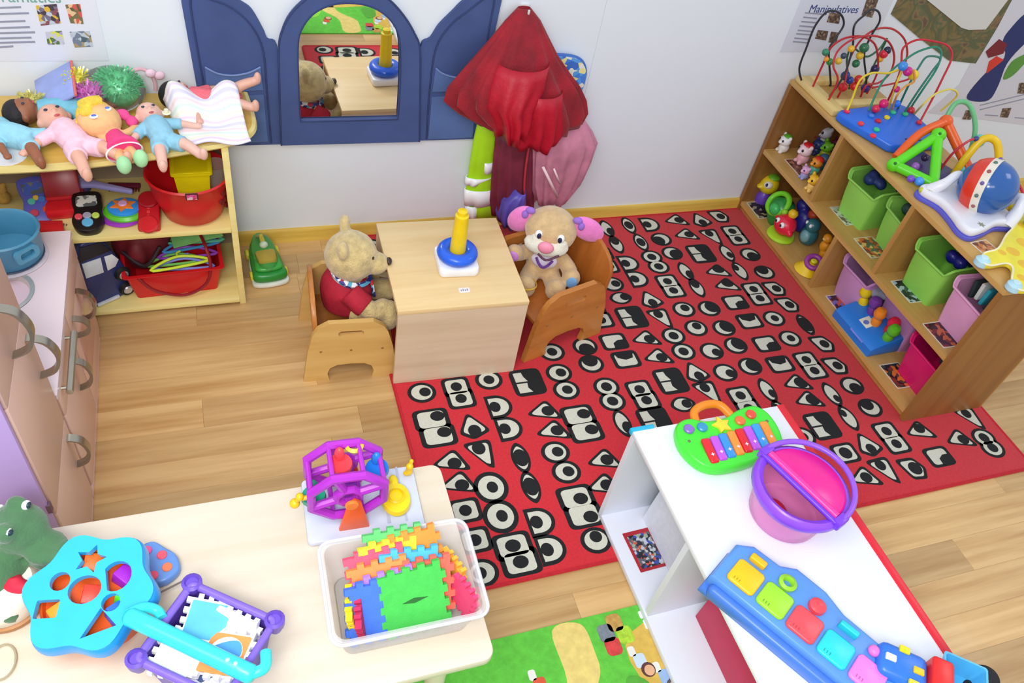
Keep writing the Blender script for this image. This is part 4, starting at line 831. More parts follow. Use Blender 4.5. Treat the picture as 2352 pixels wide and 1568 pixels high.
# ================================================================== teddy bear on the left chair (sits facing the table, +x)
FURB = M((206, 182, 126), .95, .22, 55, .9, 240, sheen=.5); FURD = M((190, 162, 106), .95, .2, 55, .8, 240)
br = thing('teddy_bear', 'shaggy tan teddy bear in a red shirt sitting in the left chair', 'teddy bear', (.292, -.490, .1145), math.radians(-12)); br.scale = (1.16, 1.16, 1.16)
def fuzz(o, n, ln, seed=1):
    return o
blob('body', [ell((0, 0, .075), (.058, .060, .075)), ell((.012, 0, .188), (.066, .064, .064)), ell((.070, -.002, .170), (.036, .032, .028)),
              ell((-.006, .052, .244), (.014, .022, .024)), ell((-.006, -.050, .244), (.014, .022, .024)),
              limb((.012, -.058, .115), (.060, -.082, .085), (.088, -.070, .075), .024, .026), ell((.094, -.068, .076), (.024, .026, .030)),
              limb((.012, .058, .115), (.068, .072, .095), (.106, .060, .100), .024, .026), ell((.112, .058, .110), (.024, .026, .036)),
              limb((.02, -.045, .035), (.065, -.062, .034), (.100, -.066, .040), .034, .030), ell((.112, -.068, .056), (.026, .032, .044)),
              limb((.02, .045, .035), (.075, .050, .032), (.115, .052, .034), .034, .030), ell((.128, .054, .040), (.024, .030, .038))], FURB, br, .0045, 3)
for sg in (1, -1): obj('eye', [ell((.062, sg*.026, .206), .0065, 12, 8)], M((24, 18, 16), .15), br)
obj('nose', [ell((.104, -.002, .178), (.008, .012, .009), 12, 8)], M((60, 40, 34), .4), br); obj('mouth', [tube(cr([(.098, -.016, .158), (.104, 0, .152), (.098, .014, .158)], 4), .0022, 6)], M((70, 44, 36), .6), br)
blob('shirt', [tube(cr([(.004, 0, .128), (.002, 0, .105), (.002, 0, .07), (.002, 0, .034)], 4), [.044, .048, .054, .059, .063, .066, .067, .067, .067, .066, .065, .064, .062], 18), limb((.012, -.055, .115), (.035, -.070, .100), (.052, -.078, .090), .031, .031), limb((.012, .055, .115), (.035, .070, .100), (.055, .074, .094), .031, .031)], M((176, 26, 50), .85, .12, 40, .3, 200), br, .005, 3)
obj('scarf', [T(lathe([(.040, -.008), (.050, -.006), (.054, .004), (.044, .010)], 28), loc=(.012, 0, .130), rot=(0, .25, 0)), T(box(-.004, .004, -.022, .022, -.05, .0, .003), loc=(.062, -.010, .128), rot=(0, -.15, .15))], pat(((40, 50, 120), (236, 238, 244), (60, 70, 150), (200, 40, 60), (90, 170, 200)), 70), br, 40)

# ================================================================== plush puppy on the right chair
DGB = M((214, 180, 132), .95, .12, 50, .7, 260, sheen=.5); DGW = M((238, 234, 216), .95, .06, 50, .6, 260, sheen=.4); PNKP = M((242, 132, 206), .9, .1, 40, .4, 240, sheen=.4)
pp = thing('plush_puppy', 'tan plush puppy with floppy pink ears sitting in the right chair', 'plush toy', (.938, -.440, .136), math.radians(-26)); pp.scale = (1.2, 1.2, 1.2)
# local: faces -y
blob('body', [ell((0, 0, .055), (.050, .046, .058)), ell((0, -.006, .165), (.070, .060, .062)),
              limb((-.042, -.010, .085), (-.066, -.03, .085), (-.078, -.045, .095), .020, .022), ell((-.080, -.05, .098), (.024, .022, .024)),
              limb((.042, -.010, .085), (.068, -.03, .070), (.078, -.052, .062), .020, .022), ell((.080, -.056, .060), (.025, .022, .028)),
              limb((-.025, -.02, .028), (-.034, -.065, .026), (-.036, -.090, .030), .026, .026), ell((-.036, -.100, .034), (.030, .022, .034)),
              limb((.025, -.02, .028), (.040, -.055, .026), (.046, -.080, .028), .026, .026), ell((.046, -.088, .034), (.028, .022, .032))], DGB, pp, .0045, 3)
blob('muzzle', [ell((-.004, -.044, .142), (.060, .034, .030)), ell((-.030, -.046, .160), (.018, .020, .020)), ell((.030, -.046, .156), (.020, .020, .022))], DGW, pp, .0045, 3)
blob('bib', [ell((0, -.036, .084), (.036, .018, .026))], M((230, 220, 236), .9, .05, 40), pp, .004, 3)
obj('nose', [ell((-.004, -.078, .158), (.021, .012, .017), 16, 10)], M((246, 150, 178), .5), pp)
obj('mouth', [tube(cr([(-.020, -.078, .134), (.004, -.082, .122), (.034, -.070, .136)], 5), .003, 6)], M((90, 40, 70), .6), pp)
for sg in (1, -1):
    e = obj('eye', [ell((sg*.029, -.058, .180), (.010, .007, .013), 14, 10)], M((246, 248, 250), .2), pp); obj('pupil', [ell((sg*.027, -.0635, .179), (.006, .004, .009), 12, 8)], M((30, 40, 70), .15), e)
    er = obj('ear', [T(ell((0, 0, -.032), (.034, .015, .050), 18, 12), loc=(sg*.066, 0, .198), rot=(.15, -sg*(1.0 if sg > 0 else .45), 0))], PNKP, pp, 60)
    obj('ear_bow', [ell((sg*.062, -.010, .212), (.013, .008, .010), 10, 8), ell((sg*.074, -.012, .198), (.009, .008, .012), 10, 8)], M((156, 110, 206), .8), pp)
obj('collar_heart', [tube(cr([(-.022, -.052, .100), (-.012, -.058, .086), (0, -.060, .078), (.012, -.058, .086), (.022, -.052, .100)], 4), .004, 6)], M((110, 60, 150), .6), pp)
obj('paw_pad', [ell((-.083, -.070, .100), (.016, .005, .017), 14, 8)], M((212, 140, 220), .8), pp); obj('paw_pad', [ell((.084, -.076, .060), (.015, .005, .019), 14, 8)], M((120, 172, 226), .8), pp)
obj('foot_band', [T(lathe([(.0302, -.004), (.0322, 0), (.0302, .004)], 20, sy=.85), loc=(-.036, -.100, .046))], M((230, 190, 70), .8), pp); obj('paw_pad', [ell((-.036, -.118, .024), (.014, .005, .012), 12, 8)], M((236, 226, 200), .8), pp)
obj('back_strap', [T(box(-.012, .012, -.05, .05, 0, .008, .003), loc=(.088, .0, .01), rot=(.0, .0, .2))], M((40, 36, 52), .7), pp)
# ================================================================== bins and photo cards in the cubby shelf
def bin_(label, x, y, z, rgb, rz=0.0, w=.13, d=.20, h=.165, name='storage_bin'):
    """tub with a dipped front edge; opening long axis along x, front faces -x"""
    t = thing(name, label, 'bin', (x, y, z), rz, 'bins in the cubby shelf'); m = M(rgb, .35, .05, 10)
    w0, d0 = w*.84, d*.84; n = 8; rings = []
    def rg(ww, dd, hh, ins=0):
        o = rrect(-dd/2+ins, dd/2-ins, -ww/2+ins, ww/2-ins, .014, 4); r = []
        for px, py in o:
            k = max(0, 1-(px+dd/2)/(dd*.55)); dip = .055*k*(1-(abs(py)/(ww/2))**4)*(hh > .1)
            r.append((px, py, hh-dip))
        return r
    rings = [rg(w0*.5, d0*.5, 0), rg(w0, d0, 0), rg(w*.95, d*.95, h*.62), rg(w, d, h), rg(w+.012, d+.012, h), rg(w+.012, d+.012, h+.004), rg(w, d, h+.003, .003), rg(w*.95, d*.95, h*.62, .003), rg(w0, d0, .003, .003), rg(w0*.5, d0*.5, .003)]
    obj('tub', [loft(rings, True, True)], m, t, 40)
    obj('rim', [tube(rg(w+.010, d+.010, h+.002), .0042, 6, True)], m, t)
    return t
def stuffin(label, name, x, y, z, rgb, seed, n=5, r=.026, rough=.5, sp=.05, cat='toy'):
    rn = random.Random(seed)
    gs = [ell((rn.uniform(-sp, sp)*1.2, rn.uniform(-sp, sp)*.8, rn.uniform(-.01, .02)), (r*rn.uniform(.8, 1.2), r*rn.uniform(.8, 1.2), r*rn.uniform(.6, 1.0)), rot=(rn.random(), rn.random(), rn.random())) for _ in range(n)]
    return tag(blob(name, gs, M(rgb, rough, .25, 40, .3, 120), None, .005, 2, (x, y, z)), label, cat)
LG, PK, MG = (150, 220, 96), (232, 168, 212), (226, 24, 112)
xb = SX+.172
bin_('lime green bin in the upper middle cubby, nearer the wall', xb, -.470, ZMID, LG, .10, .15)
bin_('lime green bin in the upper middle cubby, nearer the viewer', xb+.03, -.655, ZMID, LG, -.12, .14)
bin_('lime green bin in the upper right cubby', xb-.005, -.860, ZMID, (146, 216, 90), .05, .15)
bin_('pink bin in the upper right cubby, full of folded cloth', xb-.005, -1.050, ZMID, PK, -.05, .15)
bin_('lilac bin in the lower cubby beside the divider', xb, -.640, ZBOT, (206, 150, 206), .05, .15)
bin_('lilac bin behind the blue pop-up toy in the lower cubby', xb+.052, -.835, ZBOT, (204, 148, 204), .0, .17)
bin_('magenta bin at the near end of the lower cubby', xb-.005, -1.040, ZBOT, MG, .0, .15)
stuffin('dark blue and maroon toy pile in the first lime bin', 'soft_toy', xb+.01, -.470, ZMID+.145, (40, 60, 120), 1); stuffin('maroon ball in the first lime bin', 'soft_ball', xb+.03, -.420, ZMID+.165, (96, 20, 36), 2, 1, .03)
stuffin('dark teal cloth toy in the second lime bin', 'soft_toy', xb+.03, -.655, ZMID+.140, (50, 90, 80), 3)
stuffin('glossy navy toy in the upper right lime bin', 'toy_fish', xb+.01, -.865, ZMID+.150, (30, 34, 130), 4, 4, .028, .25); stuffin('dark red soft toy in the upper right lime bin', 'soft_toy', xb+.06, -.835, ZMID+.160, (120, 20, 46), 5, 2, .026)
for i, (c, nm) in enumerate((((40, 50, 54), 'charcoal'), ((220, 224, 220), 'white'), ((50, 170, 190), 'turquoise'), ((44, 60, 64), 'dark slate'), ((196, 36, 60), 'red'))):
    tag(obj('folded_cloth', [box(-.075, .075, -.007, .007, -.03, .028, .005)], M(c, .85, .15, 40, .3, 200), None, 35, (xb+.0+.006*i, -1.005-.020*i, ZMID+.155-.006*abs(i-1)), (.12*(i-2), .08, .1)), '%s folded cloth standing in the pink bin' % nm, 'cloth')
stuffin('navy soft toy in the lilac bin beside the divider', 'soft_toy', xb+.02, -.640, ZBOT+.145, (44, 44, 100), 7); stuffin('grey plush sticking out between the lilac bins', 'soft_toy', xb-.035, -.735, ZBOT+.120, (150, 156, 170), 8, 3, .026, .9, .025)
stuffin('dark violet toy in the lilac bin behind the pop-up toy', 'soft_toy', xb+.055, -.835, ZBOT+.150, (50, 40, 80), 9, 6); stuffin('small green and blue toy in the magenta bin', 'soft_toy', xb+.01, -1.035, ZBOT+.145, (50, 80, 70), 10, 5)
def card(label, px, z, cols, rz=0.0, w=.075, d=.10, sc=70):
    t = thing('photo_card', label, 'card', tuple(Vector((*W(px[0], px[1], z).xy, z+.0006))), rz, 'photo cards taped on the cubby shelf')
    obj('card', [prism(rrect(-w/2-.004, w/2+.004, -d/2-.004, d/2+.004, .003), 0, .0006)], M((226, 222, 206), .35), t, 0); obj('print', [prism(rrect(-w/2, w/2, -d/2, d/2, .002), .0006, .0011)], pat(cols, sc, .3), t, 0)
card('pale photo card on the middle board under the first lime bin', (1945, 495), ZMID, ((180, 190, 170), (120, 120, 110), (200, 206, 190), (110, 90, 80)))
card('orange photo card on the middle board under the second lime bin', (2002, 568), ZMID, ((210, 110, 60), (90, 110, 90), (230, 190, 110), (140, 60, 50)))
card('dark photo card on the middle board in the upper right cubby', (2090, 668), ZMID, ((40, 44, 48), (60, 90, 80), (170, 190, 200), (36, 40, 44)))
card('orange and black photo card on the middle board under the pink bin', (2166, 768), ZMID, ((60, 36, 40), (190, 100, 60), (120, 50, 50), (50, 40, 60)))
card('dark violet photo card on the lower board beside the divider', (1935, 700), ZBOT, ((60, 36, 52), (200, 90, 70), (120, 110, 190), (70, 40, 40)))
card('orange and black photo card on the lower board by the magenta bin', (2062, 862), ZBOT, ((40, 36, 44), (220, 120, 50), (60, 70, 60), (130, 60, 50)))
card('dark photo card on the lower board in the far cubby', (1748, 482), ZBOT, ((60, 48, 44), (30, 30, 34), (170, 160, 130), (60, 50, 50)))
card('orange photo card on the shelf top by the giraffe', (2262, 568), ZT, ((200, 120, 60), (120, 70, 50), (220, 160, 90)), .1, .06, .05)
card('dark photo card on the shelf top by the wooden bead maze', (1958, 238), ZT, ((60, 44, 60), (90, 60, 60), (40, 36, 50)), 0, .10, .04)

# ================================================================== pop-up toy in the lower cubby
t = thing('blue_pop_up_toy', 'blue pop-up toy with small coloured figures in the lower cubby', 'toy', (2.066, -.800, ZBOT), math.radians(2))
BLU = M((40, 124, 218), .35, .04, 10)
obj('case', [T(prism([(-.075, 0), (.075, 0), (.075, .060), (.045, .072), (-.060, .040), (-.075, .030)], -.105, .105, .006), rot=(PI/2, 0, 0))], BLU, t, 40)
lf_ = obj('label_plate', [T(box(-.020, .020, -.022, .022, -.001, .003, .001), loc=(-.018, .004, .052), rot=(0, -.30, 0))], M((226, 226, 210), .4), t); obj('label_face', [T(disc((-.006, .0, .003), .010, .002, 14), loc=(-.018, .004, .052), rot=(0, -.3, 0))], M((100, 120, 190), .4), lf_)
obj('front_mark', [T(box(-.002, .002, -.05, .02, -.003, .003), loc=(-.074, -.01, .028), rot=(0, .35, 0))], M((120, 140, 230), .4), t)
for i, (yy, c, nm) in enumerate(((.085, (236, 206, 20), 'yellow'), (.035, (120, 60, 160), 'purple'), (-.012, (240, 140, 40), 'orange'), (-.058, (226, 40, 70), 'red'), (-.082, (96, 190, 40), 'green'))):
    f = obj('pop_up_figure', [lathe([(.016, .0), (.018, .020), (.012, .032), (.018, .038), (.022, .054), (.016, .070), (0, .074)], 18)], M(c, .35), t, 50, (.020-.024*(i == 4)-.02*(i == 2), yy, .056), (.1*(i-2), -.15, 0))

# ================================================================== figurines in the upper far cubby
def critter(label, px, z, body, head, s=1.0, ears=True, extra=None, rz=0.0, eyes=True, cat='toy animal'):
    q = W(px[0], px[1], z+.02*s); t = thing('toy_animal', label, cat, (q.x, q.y, z), rz, 'small toy animals in the far cubbies')
    blob('body', [ell((0, 0, .020*s), (.022*s, .020*s, .021*s)), ell((-.016*s, .010*s, .006*s), (.010*s, .008*s, .007*s)), ell((-.016*s, -.010*s, .006*s), (.010*s, .008*s, .007*s))], M(body, .4), t, .003*s, 2)
    hd = [ell((-.006*s, 0, .050*s), (.023*s, .025*s, .021*s))]
    if ears: hd += [ell((-.002*s, .019*s, .068*s), (.006*s, .008*s, .008*s)), ell((-.002*s, -.019*s, .068*s), (.006*s, .008*s, .008*s))]
    blob('head', hd, M(head, .4), t, .003*s, 2)
    if eyes:
        for sg in (1, -1): obj('eye', [ell((-.025*s, sg*.010*s, .054*s), (.004*s, .0045*s, .005*s), 8, 6)], M((24, 24, 28), .2), t)
    obj('snout', [ell((-.028*s, 0, .045*s), (.006*s, .008*s, .006*s), 10, 6)], M(tuple(min(255, c+20) for c in head), .4), t)
    if extra: obj('cap', [ell((.0, 0, .064*s), (.019*s, .020*s, .012*s), 14, 8)], M(extra, .4), t)
    return t
critter('panda toy with a green cap at the front of the upper far cubby', (1800, 338), ZMID, (236, 232, 226), (240, 240, 240), 1.0, True, (90, 170, 50))
critter('white and pink pig toy with a red cap in the upper far cubby', (1845, 362), ZMID, (236, 176, 186), (240, 214, 220), 1.15, True, (214, 30, 44))
critter('small striped rainbow toy in front of the upper far divider', (1872, 388), ZMID, (90, 190, 160), (236, 150, 40), .95, False, (226, 50, 40))
critter('tiny lilac cow toy near the board edge of the upper far cubby', (1848, 402), ZMID, (160, 160, 220), (226, 170, 214), .75)
critter('yellow tiger toy at the front corner of the upper far cubby', (1866, 428), ZMID, (240, 200, 110), (240, 186, 40), .95)
critter('green frog toy deep in the upper far cubby', (1895, 352), ZMID, (170, 180, 40), (110, 190, 40), 1.0)
critter('dark teal whale toy deep in the upper far cubby', (1890, 378), ZMID, (50, 110, 130), (60, 110, 140), .9, False)
critter('grey elephant toy at the back of the upper far cubby', (1890, 322), ZMID, (190, 190, 200), (206, 206, 214), 1.25)
critter('crimson bird toy at the back of the upper far cubby', (1862, 322), ZMID, (150, 30, 60), (170, 40, 70), .9, False)
critter('navy bear toy behind the pig toy', (1876, 345), ZMID, (30, 50, 100), (40, 60, 120), .9)
critter('dark maroon toy squeezed against the upper far divider', (1918, 342), ZMID, (90, 20, 60), (110, 24, 70), .85)
card('brown photo card on the middle board under the small toy animals', (1832, 384), ZMID, ((130, 70, 60), (90, 60, 40), (170, 120, 100)), 0, .05, .10)

# ================================================================== rounded toys in the lower far cubby
def lowtoy(name, label, px, z, s=1.0, rz=0.0, up=.03): q = W(px[0], px[1], z+up); return thing(name, label, 'toy', (q.x, q.y, z), rz, 'rounded toys in the lower far cubby')
t = lowtoy('yellow_duck_toy', 'yellow duck toy on a violet base at the far end of the lower cubby', (1765, 425), ZBOT, up=.08)
obj('base', [lathe([(0, 0), (.030, 0), (.034, .03), (.020, .05), (0, .05)], 20)], M((110, 70, 190), .35), t, 50); blob('head', [ell((0, 0, .085), (.042, .042, .042)), ell((-.036, 0, .078), (.018, .016, .010))], M((226, 200, 30), .35), t, .004, 2)
obj('face', [ell((-.020, -.022, .098), (.020, .018, .016), 14, 10)], M((240, 238, 220), .35), t); obj('eye', [ell((-.036, -.030, .104), (.005, .006, .008), 8, 6)], M((40, 50, 110), .2), t); obj('leaf_cap', [ell((.006, -.006, .122), (.026, .024, .010), 12, 8)], M((110, 180, 40), .4), t)
t = lowtoy('green_bowl_toy', 'green domed toy with a bright lime rim in the lower far cubby', (1800, 470), ZBOT, up=.09)
obj('shell', [lathe([(0, .0), (.030, .0), (.046, .03), (.050, .07), (.042, .10), (0, .12)], 28)], M((40, 140, 60), .3), t, 50); obj('rim', [T(lathe([(.044+.011*math.cos(a), .011*math.sin(a)) for a in [2*PI*i/12 for i in range(13)]], 28), loc=(-.018, .010, .090), rot=(0, -.9, 0))], M((120, 214, 40), .3), t, 60); obj('face', [ell((-.040, -.008, .078), (.022, .026, .026), 16, 10)], M((60, 180, 90), .3), t)
t = lowtoy('red_ladybird_toy', 'round red toy with big white eyes on a lime base in the lower far cubby', (1802, 520), ZBOT, up=.05)
obj('base', [lathe([(0, 0), (.050, 0), (.056, .008), (.052, .018), (.040, .020), (0, .020)], 28)], M((176, 226, 50), .3), t, 50); blob('head', [ell((0, 0, .058), (.043, .046, .042)), ell((-.006, .048, .060), .012), ell((-.006, -.048, .050), .012)], M((228, 36, 66), .3), t, .004, 2)
for sg in (1, -1):
    e = obj('eye', [ell((-.034, sg*.016-.004, .074), (.009, .011, .012), 14, 10)], M((246, 246, 250), .2), t); obj('pupil', [ell((-.0415, sg*.016-.004, .074), (.004, .0055, .006), 10, 6)], M((20, 20, 26), .2), e)
obj('topknot', [lathe([(0, 0), (.016, .004), (.020, .016), (.014, .028), (0, .032)], 16, (.012, 0, .096))], M((230, 190, 30), .35), t, 50); obj('leaf', [ell((.0, .032, .094), (.014, .012, .014), 10, 8)], M((140, 210, 50), .4), t)
t = lowtoy('teal_penguin_toy', 'dark teal rounded toy beside the red one in the lower far cubby', (1860, 536), ZBOT, up=.05)
blob('body', [ell((0, 0, .040), (.036, .036, .042)), ell((-.004, 0, .090), (.030, .030, .028))], M((46, 110, 122), .3), t, .004, 2); obj('belly', [ell((-.024, -.006, .044), (.016, .024, .026), 14, 10)], M((120, 170, 180), .3), t)
for sg in (1, -1): obj('eye', [ell((-.028, sg*.012, .098), (.006, .007, .008), 10, 8)], M((236, 240, 246), .2), t)
t = lowtoy('navy_star_toy', 'navy toy with orange top behind the teal one', (1850, 492), ZBOT, up=.08); blob('body', [ell((0, 0, .05), (.036, .044, .052)), ell((0, .03, .10), (.026, .028, .026))], M((44, 40, 140), .35), t, .004, 2); obj('topknot', [ell((.01, -.03, .10), (.022, .024, .020), 14, 10)], M((190, 70, 30), .4), t)
t = lowtoy('orange_giraffe_toy', 'small orange and yellow toy against the lower divider', (1895, 565), ZBOT, up=.05); blob('body', [ell((0, 0, .05), (.020, .022, .026)), ell((-.006, .0, .088), (.018, .020, .018)), ell((0, -.012, .02), (.016, .018, .022))], M((238, 160, 30), .4), t, .003, 2); obj('nose', [ell((-.022, 0, .086), (.006, .008, .006), 8, 6)], M((244, 210, 110), .4), t)
t = lowtoy('purple_horn_toy', 'yellow and purple trumpet-shaped toy at the front of the lower far cubby', (1858, 612), ZBOT, up=.02)
obj('bell', [lathe([(.046, 0), (.050, .004), (.030, .026), (.016, .04), (0, .042)], 24)], M((238, 200, 20), .35), t, 50); obj('ring', [T(lathe([(.026+.010*math.cos(a), .010*math.sin(a)) for a in [2*PI*i/10 for i in range(11)]], 22), loc=(.006, -.006, .046), rot=(.3, -.4, 0))], M((150, 60, 150), .35), t, 60); obj('button', [disc((.004, -.006, .046), .012, .010, 14)], M((226, 226, 40), .35), t); obj('blue_peg', [cyl((.022, -.026, .036), .008, .03, 12)], M((130, 170, 226), .35), t)

# ================================================================== wooden bead maze on the shelf top
t = thing('wooden_bead_maze', 'wooden bead maze with red and black wire loops on the shelf top against the wall', 'bead maze', (0, 0, 0))
PN = wood((232, 206, 140), (214, 182, 108), 'Y', .45, 1.0)
q = [W(1812, 158, ZT+.02), W(1896, 258, ZT+.02), W(2006, 226, ZT+.02), W(1935, 150, ZT+.02)]
obj('base', [box(1.992, 2.045, -.262, -.020, ZT, ZT+.022, .005)], PN, t); obj('base', [box(2.045, 2.29, -.225, -.185, ZT, ZT+.022, .005)], PN, t); obj('base', [box(2.045, 2.29, -.062, -.022, ZT, ZT+.022, .005)], PN, t)
RW, BW, GW = M((186, 34, 44), .35), M((40, 40, 48), .35), M((44, 110, 74), .35)
def wire(pts, m, r=.0036, par=None, k=8):   # pts: (px, py, y) real points at depth y; ends are pegged into the base
    q = [V(a, b, c) for a, b, c in pts]
    for e in (0, -1):
        p = q[e].copy(); p.z = ZT+.012; p.x = min(max(p.x, 2.0), 2.28); p.y = min(p.y, -.03)
        if e == 0: q = [p]+q
        else: q = q+[p]
    obj('wire', [tube(cr(q, k), r, 8)], m, par or t)
wire([(1836, 156, -.05), (1852, 110, -.05), (1872, 60, -.05), (1900, 27, -.055), (1928, 30, -.06), (1938, 56, -.06), (1918, 90, -.065), (1904, 118, -.07), (1908, 190, -.075)], BW)
wire([(1908, 218, -.17), (1940, 170, -.15), (1958, 110, -.12), (1962, 60, -.11), (1985, 35, -.10), (2002, 22, -.10), (2018, 28, -.10), (2020, 50, -.10), (2000, 84, -.10), (1985, 125, -.11), (1990, 190, -.13)], BW)
wire([(1872, 188, -.10), (1890, 148, -.10), (1908, 110, -.10), (1940, 88, -.11), (1980, 84, -.12), (2008, 100, -.12), (2016, 130, -.13), (2014, 170, -.14)], RW)
wire([(1924, 185, -.19), (1914, 150, -.17), (1926, 115, -.15), (1960, 90, -.14), (2004, 82, -.13), (2040, 95, -.13), (2054, 130, -.13), (2044, 168, -.14), (2018, 190, -.15), (1990, 196, -.16)], RW)
wire([(1940, 190, -.16), (1950, 140, -.12), (1975, 95, -.10), (2010, 68, -.09), (2048, 66, -.08), (2076, 88, -.08), (2084, 120, -.08), (2080, 150, -.09), (2090, 180, -.10)], RW)
wire([(1952, 196, -.10), (1945, 140, -.09), (1958, 110, -.09), (1990, 130, -.09), (2020, 112, -.09), (2036, 92, -.09)], GW)
BEADS = [(1896, 120, (44, 130, 96), 8), (1898, 136, (236, 150, 40), 6), (1906, 142, (50, 130, 60), 8), (1926, 140, (224, 180, 50), 8), (1955, 112, (230, 180, 40), 8), (1985, 110, (44, 110, 70), 11), (1975, 128, (220, 180, 40), 9), (1966, 146, (40, 110, 70), 9), (1938, 128, (60, 70, 90), 7), (2038, 116, (40, 44, 74), 9), (2030, 124, (220, 40, 56), 10), (2022, 136, (224, 160, 40), 7), (2010, 158, (48, 36, 84), 10), (1942, 174, (36, 60, 130), 11), (1952, 184, (40, 66, 150), 9), (1936, 200, (220, 40, 44), 11), (1962, 198, (222, 44, 44), 10), (1972, 182, (214, 50, 44), 10), (1988, 202, (64, 40, 130), 11)]
for px, py, c, r in BEADS:
    o = V(px, py, -.13); obj('bead', [ell(o, r*.00150, 14, 10)], M(c, .25, .04), t)

# ================================================================== blue based bead maze
t = thing('blue_bead_maze', 'bead maze with blue plastic base and red, green and yellow wires on the shelf top', 'bead maze', (0, 0, 0))
bs = [(1.992, -.285), (2.012, -.270), (2.275, -.235), (2.300, -.262), (2.300, -.470), (2.275, -.492), (2.090, -.500), (2.062, -.486), (1.995, -.32)]
obj('base', [prism(bs, ZT, ZT+.034, .010, 3)], M((40, 110, 226), .3, .05, 10), t, 40)
obj('base_slot', [box(2.14, 2.20, -.480, -.462, ZT+.0335, ZT+.0355, .001)], M((24, 40, 110), .4), t)
zb = ZT+.034
def bz(px, py, h=0.0): q = W(px, py, zb); return Vector((q.x, q.y, zb+h))
def wz(pts, rgb, k=8): obj('wire', [tube(cr(pts, k), .0036, 8)], M(rgb, .35), t)
A, Bp, Cc, Dd = bz(1943, 260), bz(2112, 282), bz(1995, 250), bz(2085, 245)
wz([A, V(1958, 225, -.27), V(1975, 185, -.26), V(2002, 168, -.26), V(2040, 168, -.26), V(2070, 160, -.27), V(2060, 190, -.30), bz(2040, 250)], (230, 200, 50))
wz([Bp, V(2140, 230, -.33), V(2165, 180, -.31), V(2186, 132, -.28), V(2176, 105, -.26), V(2140, 94, -.24), V(2105, 92, -.22), V(2075, 110, -.22), V(2070, 145, -.24), V(2062, 180, -.27), bz(2035, 240)], (196, 32, 48))
wz([bz(2090, 250), V(2120, 205, -.30), V(2150, 160, -.28), V(2162, 125, -.26), V(2150, 108, -.25), V(2110, 118, -.23), V(2075, 140, -.22), V(2045, 165, -.22), V(2020, 200, -.24), bz(1995, 255)], (40, 140, 110))
wz([bz(2075, 262), V(2105, 215, -.31), V(2140, 165, -.29), V(2160, 135, -.27), V(2130, 130, -.26), V(2110, 155, -.27), V(2085, 200, -.30), bz(2062, 250)], (40, 120, 104))
wz([bz(2100, 262), V(2120, 240, -.36), V(2150, 215, -.34), V(2185, 205, -.32), V(2198, 220, -.32), bz(2160, 255)], (226, 206, 90))
wz([bz(2048, 255), V(2060, 220, -.34), V(2080, 198, -.33), V(2100, 186, -.33), V(2098, 160, -.32)], (220, 150, 60))
for px, py, c, r, h in ((2074, 152, (60, 140, 220), 10, 0), (2085, 164, (210, 40, 140), 10, 0), (2098, 172, (240, 206, 30), 11, 0), (2060, 205, (206, 40, 120), 7, 0), (2030, 238, (220, 30, 110), 10, 0), (2012, 250, (220, 40, 80), 9, 0), (2060, 238, (40, 120, 240), 8, 0), (2092, 254, (206, 40, 56), 9, 0)):
    obj('bead', [ell(V(px, py, -.30), r*.00155, 14, 10)], M(c, .25, .04), t)
for px, py, c in ((1944, 258, (240, 40, 80)), (1976, 286, (240, 60, 60)), (2016, 280, (206, 36, 50)), (2036, 272, (236, 210, 30)), (2012, 300, (50, 206, 130)), (2004, 314, (240, 50, 80)), (2110, 284, (220, 40, 60)), (2050, 260, (60, 200, 140)), (2078, 264, (60, 190, 120)), (2000, 268, (60, 130, 220))):
    obj('peg', [T(disc((0, 0, 0), .010, .010, 14), loc=bz(px, py, -.001))], M(c, .3), t)

# ================================================================== green triangle activity toy
t = thing('triangle_activity_toy', 'bright green triangular activity toy with an orange back frame on the shelf top', 'toy', (0, 0, 0))
GT, OT = M((96, 220, 30), .3, .04), M((236, 96, 30), .3, .04)
t.location = (0, -.040, 0)
a, b, c = Vector((2.010, -.545, ZT+.022)), Vector((2.085, -.655, ZT+.022)), Vector((2.160, -.515, ZT+.105))
obj('front_frame', [tube(cr([a, (a+b)/2, b], 6), .016, 12), tube(cr([b, (b+c)/2, c], 6), .016, 12), tube(cr([c, (c+a)/2, a], 6), .016, 12), ell(a, .022), ell(b, .018), ell(c, .024)], GT, t, 60)
for p in (a, c): obj('rivet', [ell(p+Vector((-.012, -.012, .014)), .005, 10, 8)], M((40, 120, 20), .4), t)
a2, c2_, b2 = Vector((2.12, -.45, ZT+.02)), Vector((2.215, -.470, ZT+.125)), Vector((2.27, -.62, ZT+.02))
obj('back_frame', [tube(cr([a+Vector((.02, .025, .01)), (a+c2_)/2+Vector((0, .02, .02)), c2_], 6), .014, 12), tube(cr([c2_, (c2_+b2)/2, b2], 6), .016, 12), ell(c2_, .022)], OT, t, 60)
obj('back_arch', [tube(cr([(2.235, -.45, ZT+.10), (2.26, -.43, ZT+.165), (2.30, -.45, ZT+.17), (2.325, -.50, ZT+.11), (2.322, -.54, ZT+.02)], 6), .008, 10)], M((110, 190, 130), .3), t, 60)
obj('floor_tray', [prism([(2.02, -.55), (2.11, -.68), (2.26, -.62), (2.2, -.46)], ZT, ZT+.010, .003)], M((70, 60, 120), .35), t)
for i, (px, py, cc, r) in enumerate(((2085, 365, (150, 90, 180), 12), (2075, 392, (120, 80, 200), 10), (2094, 398, (70, 150, 236), 12), (2130, 395, (110, 80, 190), 13), (2122, 412, (226, 216, 40), 11), (2100, 418, (200, 206, 60), 8), (2108, 345, (60, 40, 80), 10))):
    w_ = W(px, py, ZT+.03); obj('bead', [ell((w_.x, w_.y, ZT+.028), r*.0012, 12, 8)], M(cc, .3), t)
